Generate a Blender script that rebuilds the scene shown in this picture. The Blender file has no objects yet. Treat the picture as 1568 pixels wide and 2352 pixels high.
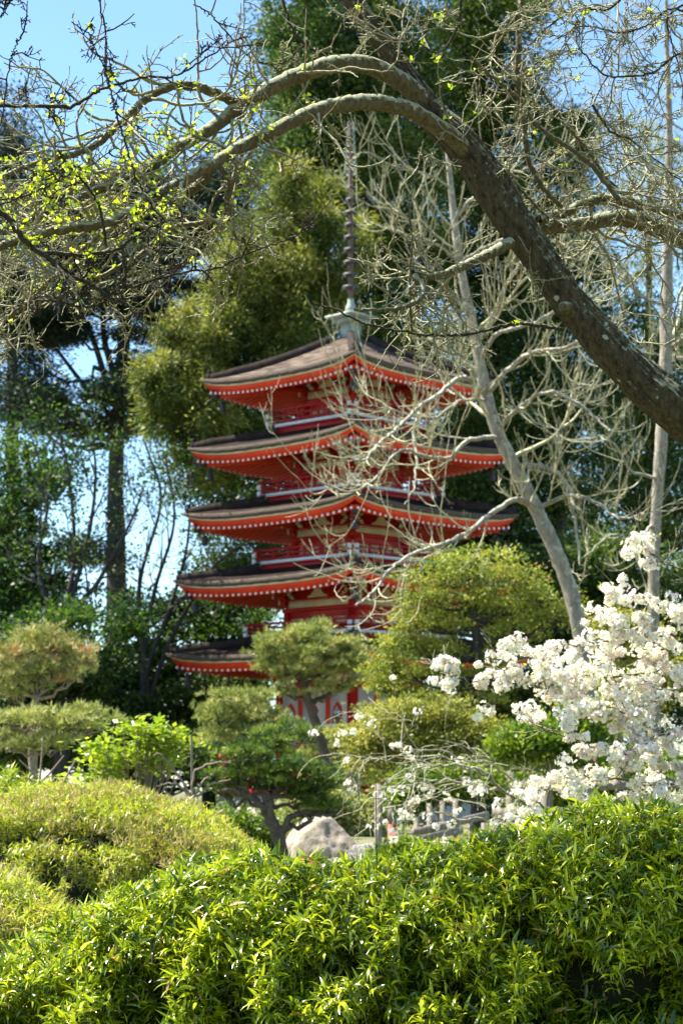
import bpy, math, random
import numpy as np
from math import radians as R
from mathutils import Vector, noise as MN

# ------------------------------------------------------------------ camera, world, sun, exposure
F = 5000.0; PITCH = R(7.29); CAMZ = 1.6
scn = bpy.context.scene
scn.render.resolution_x = 682; scn.render.resolution_y = 1024
cd = bpy.data.cameras.new('camera'); cam = bpy.data.objects.new('camera', cd)
scn.collection.objects.link(cam); scn.camera = cam
cam.location = (0, 0, CAMZ); cam.rotation_euler = (R(90) + PITCH, 0, 0)
cd.sensor_fit = 'VERTICAL'; cd.sensor_height = 36; cd.lens = F / 2352 * 36
cd.clip_start = 0.2; cd.clip_end = 3000
cd.dof.use_dof = True; cd.dof.focus_distance = 7.0; cd.dof.aperture_fstop = 9.5

SUN_EL = 57; SUN_AZ = -74            # azimuth measured from +Y, clockwise; -74: from the left, a little beyond the pagoda
w = bpy.data.worlds.new('World'); scn.world = w; w.use_nodes = True
nt = w.node_tree; sky = nt.nodes.new('ShaderNodeTexSky'); sky.sky_type = 'NISHITA'; sky.sun_disc = False
sky.sun_elevation = R(SUN_EL); sky.sun_rotation = R(SUN_AZ); sky.air_density = 1.0; sky.dust_density = 0.1; sky.ozone_density = 2.0
tint = nt.nodes.new('ShaderNodeMix'); tint.data_type = 'RGBA'; tint.blend_type = 'MULTIPLY'; tint.inputs[0].default_value = 1
tint.inputs[7].default_value = (.84, .98, 1.06, 1); nt.links.new(sky.outputs[0], tint.inputs[6]); nt.links.new(tint.outputs[2], nt.nodes['Background'].inputs[0])
nt.nodes['Background'].inputs[1].default_value = 0.08
sd = bpy.data.lights.new('sun', 'SUN'); sd.energy = 5.0; sd.angle = R(0.5); sd.color = (1, .95, .86)
sun = bpy.data.objects.new('sun', sd); scn.collection.objects.link(sun)
e, a = R(SUN_EL), R(SUN_AZ)
sdir = Vector((math.sin(a) * math.cos(e), math.cos(a) * math.cos(e), math.sin(e)))
sun.rotation_euler = sdir.to_track_quat('Z', 'Y').to_euler(); sun.location = (0, 0, 60)
scn.view_settings.view_transform = 'Standard'; scn.view_settings.look = 'None'
scn.view_settings.gamma = 1; scn.view_settings.exposure = 1.78

# ------------------------------------------------------------------ helpers
C = scn.collection
rng = np.random.default_rng(7); random.seed(7)
cp, sp = math.cos(PITCH), math.sin(PITCH)
def at(u, v, Y):
    """a point of the place at distance Y, from where it is seen in the photograph"""
    x = (u - 784) / F; q = (1176 - v) / F
    dy = cp - q * sp; k = Y / dy
    return np.array([x * k, Y, CAMZ + (sp + q * cp) * k])
def zat(v, Y): return float(at(784, v, Y)[2])
def path(pts, Y, dY=0):
    """list of (u, v) or (u, v, Y)"""
    out = []
    for i, p in enumerate(pts):
        y = p[2] if len(p) > 2 else Y + (dY * i / max(1, len(pts) - 1))
        out.append(at(p[0], p[1], y))
    return np.array(out)
def smooth(P, R_, n=6):
    P = np.asarray(P, float); R_ = np.asarray(R_, float)
    m = len(P)
    if m < 3: 
        t = np.linspace(0, 1, n + 1)[:, None]
        return P[0] * (1 - t) + P[-1] * t, (R_[0] * (1 - t) + R_[-1] * t)[:, 0]
    Q = np.vstack([2 * P[0] - P[1], P, 2 * P[-1] - P[-2]]); o = []; r = []
    for i in range(m - 1):
        p0, p1, p2, p3 = Q[i:i + 4]
        for k in range(n):
            t = k / n
            o.append(.5 * ((2 * p1) + (-p0 + p2) * t + (2 * p0 - 5 * p1 + 4 * p2 - p3) * t * t + (-p0 + 3 * p1 - 3 * p2 + p3) * t ** 3))
            r.append(R_[i] * (1 - t) + R_[i + 1] * t)
    o.append(P[-1]); r.append(R_[-1])
    return np.array(o), np.array(r)
def unit(v): return v / (np.linalg.norm(v, axis=-1, keepdims=True) + 1e-9)

class G:
    def __init__(s): s.v = []; s.f = []; s.a = []; s.n = 0
    def add(s, V, Fc, a=0.5):
        V = np.asarray(V, np.float32).reshape(-1, 3)
        Fc = np.asarray(Fc, np.int32)
        s.v.append(V); s.f.append(Fc + s.n); s.n += len(V)
        a = np.asarray(a, np.float32)
        s.a.append(np.broadcast_to(a, (len(V),)) if a.ndim == 0 else a)
    def box(s, x0, x1, y0, y1, z0, z1, M=None, a=.5):
        V = np.array([[x0,y0,z0],[x1,y0,z0],[x1,y1,z0],[x0,y1,z0],[x0,y0,z1],[x1,y0,z1],[x1,y1,z1],[x0,y1,z1]], float)
        if M is not None: V = V @ M.T
        s.add(V, [[0,3,2,1],[4,5,6,7],[0,1,5,4],[1,2,6,5],[2,3,7,6],[3,0,4,7]], a)
    def hexa(s, V, a=.5):
        s.add(V, [[0,3,2,1],[4,5,6,7],[0,1,5,4],[1,2,6,5],[2,3,7,6],[3,0,4,7]], a)
    def tube(s, P, r, k=6, a=.5, cap=False, rough=0.0):
        P = np.asarray(P, float); n = len(P); r = np.broadcast_to(np.asarray(r, float), (n,))
        T = np.gradient(P, axis=0); T = unit(T)
        ref = np.array([0.13, 0.31, 0.94]) if abs(T[:, 2]).mean() < .8 else np.array([.92, .37, .1])
        U = unit(np.cross(T, ref)); W = np.cross(T, U)
        th = np.linspace(0, 2 * np.pi, k, endpoint=False)
        rr = r[:, None] * np.ones(k)[None]
        if rough: rr = rr * (1 + rough * rng.standard_normal((n, k)))
        V = P[:, None] + rr[..., None] * (np.cos(th)[None, :, None] * U[:, None] + np.sin(th)[None, :, None] * W[:, None])
        i = np.arange(n - 1)[:, None] * k; j = np.arange(k)[None]
        j2 = (j + 1) % k
        Fc = np.stack([i + j, i + j2, i + k + j2, i + k + j], -1).reshape(-1, 4)
        s.add(V.reshape(-1, 3), Fc, a)
        if cap:
            s.add(V[-1], np.arange(k)[None], a); s.add(V[0], np.arange(k)[::-1][None], a)
    def lathe(s, prof, c=(0, 0, 0), k=16, a=.5):
        prof = np.array(prof, float); n = len(prof)
        th = np.linspace(0, 2 * np.pi, k, endpoint=False)
        V = np.stack([prof[:, 0:1] * np.cos(th), prof[:, 0:1] * np.sin(th), np.repeat(prof[:, 1:2], k, 1)], -1) + np.array(c)
        i = np.arange(n - 1)[:, None] * k; j = np.arange(k)[None]; j2 = (j + 1) % k
        s.add(V.reshape(-1, 3), np.stack([i + j, i + j2, i + k + j2, i + k + j], -1).reshape(-1, 4), a)
    def build(s, name, mat, parent=None, smooth_=False):
        V = np.concatenate(s.v); me = bpy.data.meshes.new(name)
        me.vertices.add(len(V)); me.vertices.foreach_set('co', V.ravel())
        tot = np.concatenate([np.full(len(f), f.shape[1], np.int32) for f in s.f])
        idx = np.concatenate([f.ravel() for f in s.f]).astype(np.int32)
        me.loops.add(len(idx)); me.loops.foreach_set('vertex_index', idx)
        me.polygons.add(len(tot)); st = np.zeros(len(tot), np.int32); st[1:] = np.cumsum(tot)[:-1]
        me.polygons.foreach_set('loop_start', st); me.polygons.foreach_set('loop_total', tot)
        if smooth_: me.polygons.foreach_set('use_smooth', np.ones(len(tot), bool))
        at_ = me.attributes.new('var', 'FLOAT', 'POINT'); at_.data.foreach_set('value', np.concatenate(s.a).astype(np.float32))
        me.update(calc_edges=True); me.validate()
        o = bpy.data.objects.new(name, me); C.objects.link(o)
        if mat: me.materials.append(mat)
        if parent is not None: o.parent = parent
        return o
def tag(o, label=None, cat=None, group=None, kind=None):
    if label: o['label'] = label
    if cat: o['category'] = cat
    if group: o['group'] = group
    if kind: o['kind'] = kind
    return o
def empty(name, label, cat, group=None, loc=(0, 0, 0), rz=0):
    o = bpy.data.objects.new(name, None); C.objects.link(o); o.location = [float(t) for t in loc]; o.rotation_euler = (0, 0, rz)
    return tag(o, label, cat, group)
def keep(o, parent):
    """parent without moving: parents here are unrotated empties"""
    o.parent = parent; o.location = -Vector(parent.location); return o

# ------------------------------------------------------------------ materials
def newmat(name):
    m = bpy.data.materials.new(name); m.use_nodes = True
    nt = m.node_tree; b = nt.nodes['Principled BSDF']; return m, nt, b
def N(nt, t, **k):
    n = nt.nodes.new(t)
    for a_, b_ in k.items(): setattr(n, a_, b_)
    return n
def ramp(nt, src, stops):
    r = N(nt, 'ShaderNodeValToRGB'); e = r.color_ramp.elements
    while len(e) < len(stops): e.new(.5)
    for x, (p, c) in zip(e, stops): x.position = p; x.color = (*c, 1)
    nt.links.new(src, r.inputs[0]); return r.outputs[0]
def noise(nt, scale, detail=4, rough=.6, vec=None, stretch=None):
    tc = N(nt, 'ShaderNodeTexCoord'); n = N(nt, 'ShaderNodeTexNoise')
    n.inputs['Scale'].default_value = scale; n.inputs['Detail'].default_value = detail; n.inputs['Roughness'].default_value = rough
    src = tc.outputs['Object']
    if stretch:
        mp = N(nt, 'ShaderNodeMapping'); mp.inputs['Scale'].default_value = stretch; nt.links.new(src, mp.inputs[0]); src = mp.outputs[0]
    nt.links.new(src, n.inputs['Vector']); return n.outputs[0]
def bump(nt, b, src, st=.3, dist=.01):
    bp = N(nt, 'ShaderNodeBump'); bp.inputs['Strength'].default_value = st; bp.inputs['Distance'].default_value = dist
    nt.links.new(src, bp.inputs['Height']); nt.links.new(bp.outputs[0], b.inputs['Normal'])
def leafmat(name, stops, trans=.45, rough=.45, spec=.5, tcol=1.25):
    m, nt, b = newmat(name)
    at_ = N(nt, 'ShaderNodeAttribute', attribute_name='var')
    col = ramp(nt, at_.outputs['Fac'], stops)
    nt.links.new(col, b.inputs['Base Color']); b.inputs['Roughness'].default_value = rough; b.inputs['Specular IOR Level'].default_value = spec
    tr = N(nt, 'ShaderNodeBsdfTranslucent'); mx = N(nt, 'ShaderNodeMixShader'); mx.inputs[0].default_value = trans
    mul = N(nt, 'ShaderNodeMix', data_type='RGBA', blend_type='MULTIPLY'); mul.inputs[0].default_value = 1
    nt.links.new(col, mul.inputs[6]); mul.inputs[7].default_value = (tcol, tcol * 1.05, tcol * .6, 1)
    nt.links.new(mul.outputs[2], tr.inputs[0])
    nt.links.new(b.outputs[0], mx.inputs[1]); nt.links.new(tr.outputs[0], mx.inputs[2])
    nt.links.new(mx.outputs[0], nt.nodes['Material Output'].inputs[0]); return m
def plainmat(name, c1, c2, scale=6, rough=.7, bmp=.2, stretch=None, spec=.3, detail=5, dist=.01):
    m, nt, b = newmat(name); n = noise(nt, scale, detail, .65, stretch=stretch)
    nt.links.new(ramp(nt, n, [(.3, c1), (.7, c2)]), b.inputs['Base Color'])
    b.inputs['Roughness'].default_value = rough; b.inputs['Specular IOR Level'].default_value = spec
    if bmp: bump(nt, b, n, bmp, dist)
    return m
def barkmat(name, dark, mid, lichen, lscale=30, top=.6, spots=0, bscale=60, amount=.5):
    """bark with pale lichen that grows on the upper sides of limbs, and round crusts"""
    m, nt, b = newmat(name)
    n1 = noise(nt, bscale, 6, .7, stretch=(1, 1, .45)); col = ramp(nt, n1, [(.3, dark), (.7, mid)])
    n2 = noise(nt, lscale, 5, .7)
    geo = N(nt, 'ShaderNodeNewGeometry'); sx = N(nt, 'ShaderNodeSeparateXYZ'); nt.links.new(geo.outputs['Normal'], sx.inputs[0])
    ma = N(nt, 'ShaderNodeMath', operation='MULTIPLY_ADD'); nt.links.new(sx.outputs['Z'], ma.inputs[0]); ma.inputs[1].default_value = top * .25; nt.links.new(n2, ma.inputs[2])
    fac = ramp(nt, ma.outputs[0], [(amount, (0, 0, 0)), (amount + .12, (1, 1, 1))])
    mx = N(nt, 'ShaderNodeMix', data_type='RGBA'); nt.links.new(fac, mx.inputs[0]); nt.links.new(col, mx.inputs[6]); mx.inputs[7].default_value = (*lichen, 1)
    out = mx.outputs[2]
    if spots:
        tc = N(nt, 'ShaderNodeTexCoord'); vo = N(nt, 'ShaderNodeTexVoronoi'); vo.inputs['Scale'].default_value = spots; nt.links.new(tc.outputs['Object'], vo.inputs['Vector'])
        n3 = noise(nt, spots * 2.2, 3); ad = N(nt, 'ShaderNodeMath', operation='MULTIPLY_ADD'); nt.links.new(n3, ad.inputs[0]); ad.inputs[1].default_value = .5; nt.links.new(vo.outputs['Distance'], ad.inputs[2])
        sc = N(nt, 'ShaderNodeSeparateColor'); nt.links.new(vo.outputs['Color'], sc.inputs[0])
        ad2 = N(nt, 'ShaderNodeMath', operation='MULTIPLY_ADD'); nt.links.new(sc.outputs[0], ad2.inputs[0]); ad2.inputs[1].default_value = .5; nt.links.new(ad.outputs[0], ad2.inputs[2])
        f2 = ramp(nt, ad2.outputs[0], [(.47, (1, 1, 1)), (.53, (0, 0, 0))])
        m2 = N(nt, 'ShaderNodeMix', data_type='RGBA'); nt.links.new(f2, m2.inputs[0]); nt.links.new(out, m2.inputs[6]); m2.inputs[7].default_value = (.36, .37, .27, 1); out = m2.outputs[2]
    nt.links.new(out, b.inputs['Base Color']); b.inputs['Roughness'].default_value = .9; b.inputs['Specular IOR Level'].default_value = .15
    bump(nt, b, n1, 1.0, .02); return m

M = {}
M['red'] = plainmat('red_lacquer', (.34, .013, .010), (.58, .020, .012), 1.7, .45, .05)
M['crimson'] = plainmat('crimson_paint', (.32, .014, .018), (.46, .020, .022), 3, .5, .05)
M['orange'] = plainmat('vermilion_paint', (.52, .030, .009), (.78, .048, .011), 1.6, .55, .08)
M['cream'] = plainmat('cream_plaster', (.48, .42, .30), (.72, .64, .48), 2.5, .8, .05)
M['white'] = plainmat('white_paint', (.72, .72, .76), (.82, .82, .86), 8, .6, .03)
M['dark'] = plainmat('dark_metal', (.02, .022, .03), (.045, .045, .05), 12, .5, .1)
M['glass'] = plainmat('window_glass', (.02, .025, .03), (.05, .055, .06), 4, .15, 0, spec=.6)
M['plaster'] = plainmat('weathered_plaster', (.40, .38, .36), (.60, .58, .56), 2.2, .9, .1)
M['patina'] = plainmat('pale_patina', (.20, .24, .21), (.36, .39, .32), 6, .6, .05)
M['rust'] = plainmat('spire_bronze', (.10, .06, .05), (.17, .10, .08), 20, .6, .1)
M['ring'] = plainmat('spire_ring_bronze', (.04, .04, .043), (.10, .095, .09), 20, .55, .1)
M['stone'] = plainmat('boulder_stone', (.17, .13, .09), (.48, .42, .32), 3.2, .9, .9, dist=.06, detail=10)
M['stone2'] = plainmat('grey_rock', (.10, .085, .075), (.42, .38, .33), 5, .9, .9, dist=.05, detail=10)
M['stone3'] = plainmat('bluish_rock', (.25, .30, .28), (.42, .48, .46), 5, .85, .3, dist=.03)
M['wallstone'] = plainmat('platform_stone', (.38, .34, .26), (.55, .5, .4), 3, .9, .4, dist=.02)
M['grey_wood'] = plainmat('weathered_wood', (.12, .105, .08), (.30, .26, .20), 5, .85, .3, stretch=(6, 6, .6))
M['soil'] = plainmat('soil', (.045, .07, .018), (.20, .18, .09), 1.1, .95, .3, dist=.05, detail=10)
M['hull'] = plainmat('hedge_shadow_core', (.010, .013, .004), (.022, .026, .008), 20, .95, .5)  # near-black: shade between the leaves as a colour
def roofmat():
    m, nt, b = newmat('wood_shingle')
    n = noise(nt, 2.2, 6, .6, stretch=(1, 1, 9)); n2 = noise(nt, .9, 4, .6)
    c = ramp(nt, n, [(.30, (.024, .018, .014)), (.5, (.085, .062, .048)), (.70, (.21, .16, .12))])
    nt.links.new(c, b.inputs['Base Color']); b.inputs['Roughness'].default_value = .95; b.inputs['Specular IOR Level'].default_value = .06
    bump(nt, b, n, .9, .03); return m
M['roof'] = roofmat(); M['roof_shaded'] = plainmat('eave_shaded_shingle', (.010, .007, .006), (.045, .030, .022), 3, .95, .7, stretch=(1, 1, 8), dist=.03, spec=.05)  # lower roofs: shade of the roof above is put into the shingle colour
M['roof_edge'] = plainmat('shingle_edge', (.03, .022, .018), (.15, .11, .08), 4, .9, .5, stretch=(1, 1, 14))
M['ridge'] = plainmat('ridge_wood', (.018, .014, .013), (.055, .042, .036), 6, .9, .3, spec=.06)

M['ginkgo'] = barkmat('ginkgo_bark', (.015, .011, .006), (.125, .095, .050), (.27, .28, .17), 34, 1.0, spots=24, bscale=55, amount=.60)
M['limb'] = barkmat('lichened_limb_bark', (.055, .042, .020), (.19, .15, .075), (.40, .40, .25), 45, 1.5, bscale=70, amount=.55)
M['darktwig'] = barkmat('dark_twig_bark', (.022, .016, .010), (.085, .065, .04), (.30, .30, .20), 60, 1.2, bscale=90, amount=.66)
M['twig'] = barkmat('pale_twig_bark', (.16, .125, .062), (.38, .32, .17), (.52, .51, .33), 60, 1.2, bscale=90, amount=.5)
M['bare'] = barkmat('bare_pale_bark', (.13, .11, .085), (.34, .30, .24), (.42, .41, .31), 8, 1.0, bscale=14, amount=.55)
M['baretwig'] = barkmat('bare_lichened_twigs', (.22, .19, .11), (.46, .41, .26), (.56, .54, .35), 8, 1.0, bscale=14, amount=.5)
M['conbark'] = plainmat('conifer_bark', (.025, .022, .022), (.07, .06, .055), 3, .9, .5, stretch=(4, 4, .6), dist=.04)
M['pinebark'] = plainmat('pine_bark', (.045, .034, .024), (.13, .10, .07), 16, .9, .6, dist=.02)
M['palebark'] = plainmat('pale_pine_bark', (.16, .12, .085), (.30, .24, .17), 16, .9, .5, dist=.02)

g = (0, 0, 0)
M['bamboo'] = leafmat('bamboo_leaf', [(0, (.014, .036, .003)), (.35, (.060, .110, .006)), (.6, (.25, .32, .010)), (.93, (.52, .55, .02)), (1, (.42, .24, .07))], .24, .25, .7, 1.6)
M['bamboo2'] = leafmat('yellowing_bamboo_leaf', [(0, (.10, .16, .012)), (.4, (.26, .32, .025)), (.8, (.46, .46, .05)), (1, (.45, .30, .11))], .42, .4, .5, 1.35)
M['bamboo3'] = leafmat('brown_tip_leaf', [(0, (.20, .17, .05)), (.5, (.38, .29, .12)), (1, (.48, .37, .17))], .4, .5, .4, 1.1)
M['cedar'] = leafmat('olive_cedar_foliage', [(0, (.012, .030, .008)), (.45, (.105, .14, .024)), (1, (.38, .35, .08))], .3, .6, .25)
M['conifer'] = leafmat('dark_conifer_foliage', [(0, (.018, .042, .014)), (.5, (.055, .105, .022)), (1, (.19, .23, .045))], .25, .6, .25)
M['cypress'] = leafmat('black_green_cypress_foliage', [(0, (.010, .024, .022)), (.6, (.022, .045, .032)), (1, (.07, .09, .035))], .12, .6, .25)
M['deciduous'] = leafmat('mid_green_leaves', [(0, (.01, .03, .008)), (.5, (.025, .060, .012)), (1, (.09, .15, .02))], .45, .5, .35)
M['hinoki'] = leafmat('hinoki_foliage', [(0, (.09, .14, .02)), (.5, (.24, .28, .045)), (.85, (.40, .39, .075)), (1, (.42, .27, .10))], .3, .6, .25)
M['yellowshrub'] = leafmat('yellow_green_foliage', [(0, (.10, .13, .022)), (.5, (.28, .28, .05)), (1, (.50, .44, .10))], .35, .55, .3)
M['greenshrub'] = leafmat('green_foliage', [(0, (.03, .07, .008)), (.5, (.10, .17, .015)), (1, (.28, .33, .03))], .35, .5, .35)
M['pine'] = leafmat('pine_needles', [(0, (.12, .16, .03)), (.5, (.30, .33, .09)), (1, (.52, .49, .20))], .22, .5, .35)
M['pinedark'] = leafmat('deep_green_needles', [(0, (.018, .045, .008)), (.5, (.075, .14, .016)), (1, (.24, .30, .04))], .22, .5, .35)
M['pinepale'] = leafmat('pale_needles', [(0, (.17, .19, .05)), (.5, (.36, .36, .12)), (.9, (.54, .48, .22)), (1, (.45, .20, .10))], .22, .5, .35)
M['ginkgoleaf'] = leafmat('young_ginkgo_leaf', [(0, (.30, .42, .02)), (.6, (.56, .64, .03)), (1, (.74, .74, .07))], .5, .4, .4, 1.4)
M['smallleaf'] = leafmat('bright_shrub_leaf', [(0, (.06, .12, .010)), (.5, (.20, .29, .018)), (1, (.46, .48, .05))], .45, .35, .5, 1.3)
M['petal'] = leafmat('blossom_petal', [(0, (.80, .60, .67)), (.25, (.88, .81, .86)), (1, (.93, .92, .96))], .4, .6, .2, 1.0)
M['pinkflower'] = leafmat('pink_flower', [(0, (.75, .03, .12)), (1, (.85, .10, .22))], .3, .5, .3)
M['moss'] = leafmat('hanging_lichen', [(0, (.16, .17, .10)), (1, (.34, .35, .22))], .3, .9, .1)

# ------------------------------------------------------------------ foliage generators
def rdir(n): return unit(rng.standard_normal((n, 3)))
def leaves(G_, P, D, L, W, var, Nn=None):
    """diamond leaf faces"""
    n = len(P); D = unit(D)
    if Nn is None: Nn = rdir(n)
    S = unit(np.cross(D, Nn)); L = np.broadcast_to(L, (n,))[:, None]; W = np.broadcast_to(W, (n,))[:, None]
    V = np.stack([P, P + D * L * .45 + S * W * .5, P + D * L, P + D * L * .45 - S * W * .5], 1)
    G_.add(V.reshape(-1, 3), np.arange(4 * n).reshape(n, 4), np.repeat(np.clip(var, 0, 1), 4))
def blades(G_, P, D, Nn, L, W, droop, var, seg=4):
    """long pointed leaves bent downwards, with a midrib fold: rows of left, mid, right"""
    n = len(P); D = unit(D); S = unit(np.cross(D, Nn)); Nn = np.cross(S, D)
    t = np.linspace(0, 1, seg + 1); wprof = np.array([.25, .9, 1.0, .62, .03]) if seg == 4 else np.interp(t, [0, .3, .7, 1], [.3, 1, .75, .03])
    rows = []; cur = P.copy(); d = D.copy(); L = L[:, None]; W = W[:, None]
    for i in range(seg + 1):
        side = S * W * wprof[i] * .5; lift = Nn * W * wprof[i] * .16
        rows.append(np.stack([cur - side + lift, cur, cur + side + lift], 1))
        d = unit(d + np.array([0, 0, -1.0]) * droop[:, None] / seg); cur = cur + d * L / seg
    V = np.stack(rows, 1).reshape(n, -1, 3); k = (seg + 1) * 3
    f = []
    for i in range(seg):
        a_ = i * 3; f += [[a_, a_ + 1, a_ + 4, a_ + 3], [a_ + 1, a_ + 2, a_ + 5, a_ + 4]]
    f = np.array(f)[None] + (np.arange(n) * k)[:, None, None]
    G_.add(V.reshape(-1, 3), f.reshape(-1, 4), np.repeat(np.clip(var, 0, 1), k))
def clumps(G_, c, r, nleaf, L, W, flat=.6, up=.3, varj=.35, out=1.0):
    """leaf clumps round centres c (n,3) with radii r (n)"""
    n = len(c); idx = np.repeat(np.arange(n), nleaf); m = len(idx)
    o = rng.standard_normal((m, 3)) * .5; o[:, 2] *= flat
    P = c[idx] + o * r[idx][:, None]
    D = unit(o * out + rng.standard_normal((m, 3)) * .6 + np.array([0, 0, up]))
    Nn = unit(rng.standard_normal((m, 3)) * .7 + np.array([0, 0, 1.0]))
    cv = rng.random(n)
    var = .5 + (cv[idx] - .5) * .75 + (rng.random(m) - .5) * varj + o[:, 2] * .12
    leaves(G_, P, D, L * (.6 + .8 * rng.random(m)), W * (.6 + .8 * rng.random(m)), var, Nn)
def tufts(G_, c, r, ntuft, L, nn=9, up=.6, varb=0, W=.006, flat=.5):
    """pine needle tufts; c clump centres"""
    n = len(c); idx = np.repeat(np.arange(n), ntuft); m = len(idx)
    o = rng.standard_normal((m, 3)) * .5; o[:, 2] = np.abs(o[:, 2]) * flat
    tp = c[idx] + o * r[idx][:, None]; ax = unit(o + np.array([0, 0, up]))
    tv = np.clip(.5 + (rng.random(n)[idx] - .5) * .95 + (rng.random(m) - .5) * .4 + varb, 0, 1)
    j = np.repeat(np.arange(m), nn); k = len(j)
    D = unit(ax[j] + rng.standard_normal((k, 3)) * .55)
    leaves(G_, tp[j], D, L * (.7 + .5 * rng.random(k)), W * np.ones(k), tv[j] + (rng.random(k) - .5) * .15)
def lobe(u, v, ru, rv, Y, ry=None, wgt=1.0):
    c = at(u, v, Y); s = Y / F
    return (c, np.array([ru * s, (ry if ry else ru * s * .8), rv * s]), wgt)
def inlobes(lobes, per, shell=.5, sub=0, plume=(1, 1, 1.15)):
    out = []
    if sub:
        fine = []
        for c, r, wg in lobes:
            for _ in range(sub):
                d = rdir(1)[0]; fine.append((c + d * r * rng.random() ** .4 * 1.18, r * rng.uniform(.10, .27) * np.array(plume), wg * rng.uniform(.5, 1.5) / sub))
        lobes = fine
    for c, r, wg in lobes:
        n = max(1, int(per * wg)); d = rdir(n); q = rng.random(n) ** shell * (1 + .12 * rng.standard_normal(n))
        out.append(c + d * r * q[:, None])
    return np.concatenate(out)
def limbs_to(G_, trunkP, targets, r0, k=4, sag=.08, jitter=.05):
    """thin boughs from a trunk polyline to foliage points"""
    for t in targets:
        dz = t[2] - trunkP[:, 2]; h = np.hypot(*(t[:2] - trunkP[:, :2].T[:, :, None].squeeze(-1)).T) if False else np.linalg.norm(trunkP[:, :2] - t[:2], axis=1)
        i = int(np.argmin(np.abs(dz - h * .25) + .0 * h)); s = trunkP[i]
        n = 6; tt = np.linspace(0, 1, n)[:, None]; P = s * (1 - tt) + t * tt
        L = np.linalg.norm(t - s); P[1:-1] += rng.standard_normal((n - 2, 3)) * L * jitter; P[:, 2] -= (np.sin(tt * np.pi)[:, 0]) * L * sag
        G_.tube(P, np.linspace(r0 * min(1, L / 4 + .3), r0 * .2, n), k)
def grow(G_, p, d, L, r, lvl, pr, tips=None):
    """a wandering bare branch with side branches"""
    n = max(4, int(L / pr['seg'])); P = [np.array(p)]; d = unit(np.array(d, float))
    step = L / n; dirs = []
    for i in range(n):
        d = unit(d + rng.standard_normal(3) * pr['wig'] + np.array([0, 0, pr['up']]) * step / max(L, .01) * 1.5)
        P.append(P[-1] + d * step); dirs.append(d.copy())
    P = np.array(P); G_.tube(P, np.linspace(r, max(r * .4, pr['rmin']), len(P)), pr.get('k', 4) if lvl else 3, a=rng.random())
    if tips is not None: tips.append((P, dirs, r))
    if lvl > 0:
        nc = rng.poisson(pr['nc'] * (1 if lvl > 1 else pr.get('ncl', 1)))
        for _ in range(nc):
            i = int(rng.integers(max(1, n // 6), n)); ax = unit(np.cross(dirs[i - 1], rng.standard_normal(3)))
            an = R(rng.uniform(*pr['ang'])); dd = dirs[i - 1] * math.cos(an) + ax * math.sin(an)
            if 'flatY' in pr: dd[1] *= pr['flatY']
            grow(G_, P[i], dd, L * rng.uniform(*pr['ls']), max(r * .55, pr['rmin']), lvl - 1, pr, tips)

# ------------------------------------------------------------------ ground
g_ = G(); n = 60
xs = np.concatenate([np.linspace(-700, -60, 12), np.linspace(-55, 55, n), np.linspace(60, 700, 12)])
ys = np.concatenate([np.linspace(-60, -5, 6), np.linspace(0, 110, n), np.linspace(130, 1500, 14)])
X, Yg = np.meshgrid(xs, ys); Z = .07 * np.sin(X * .31) * np.cos(Yg * .23) + .78 * np.clip((Yg - 11) / 9, 0, 1) ** .8 - .5 * np.clip((Yg - 60) / 30, 0, 1)
V = np.stack([X, Yg, Z], -1); nx = len(xs); i = np.arange(len(ys) - 1)[:, None] * nx; j = np.arange(nx - 1)[None]
g_.add(V.reshape(-1, 3), np.stack([i + j, i + j + 1, i + j + nx + 1, i + j + nx], -1).reshape(-1, 4))
tag(g_.build('ground', M['soil'], None, True), kind='structure')

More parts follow.
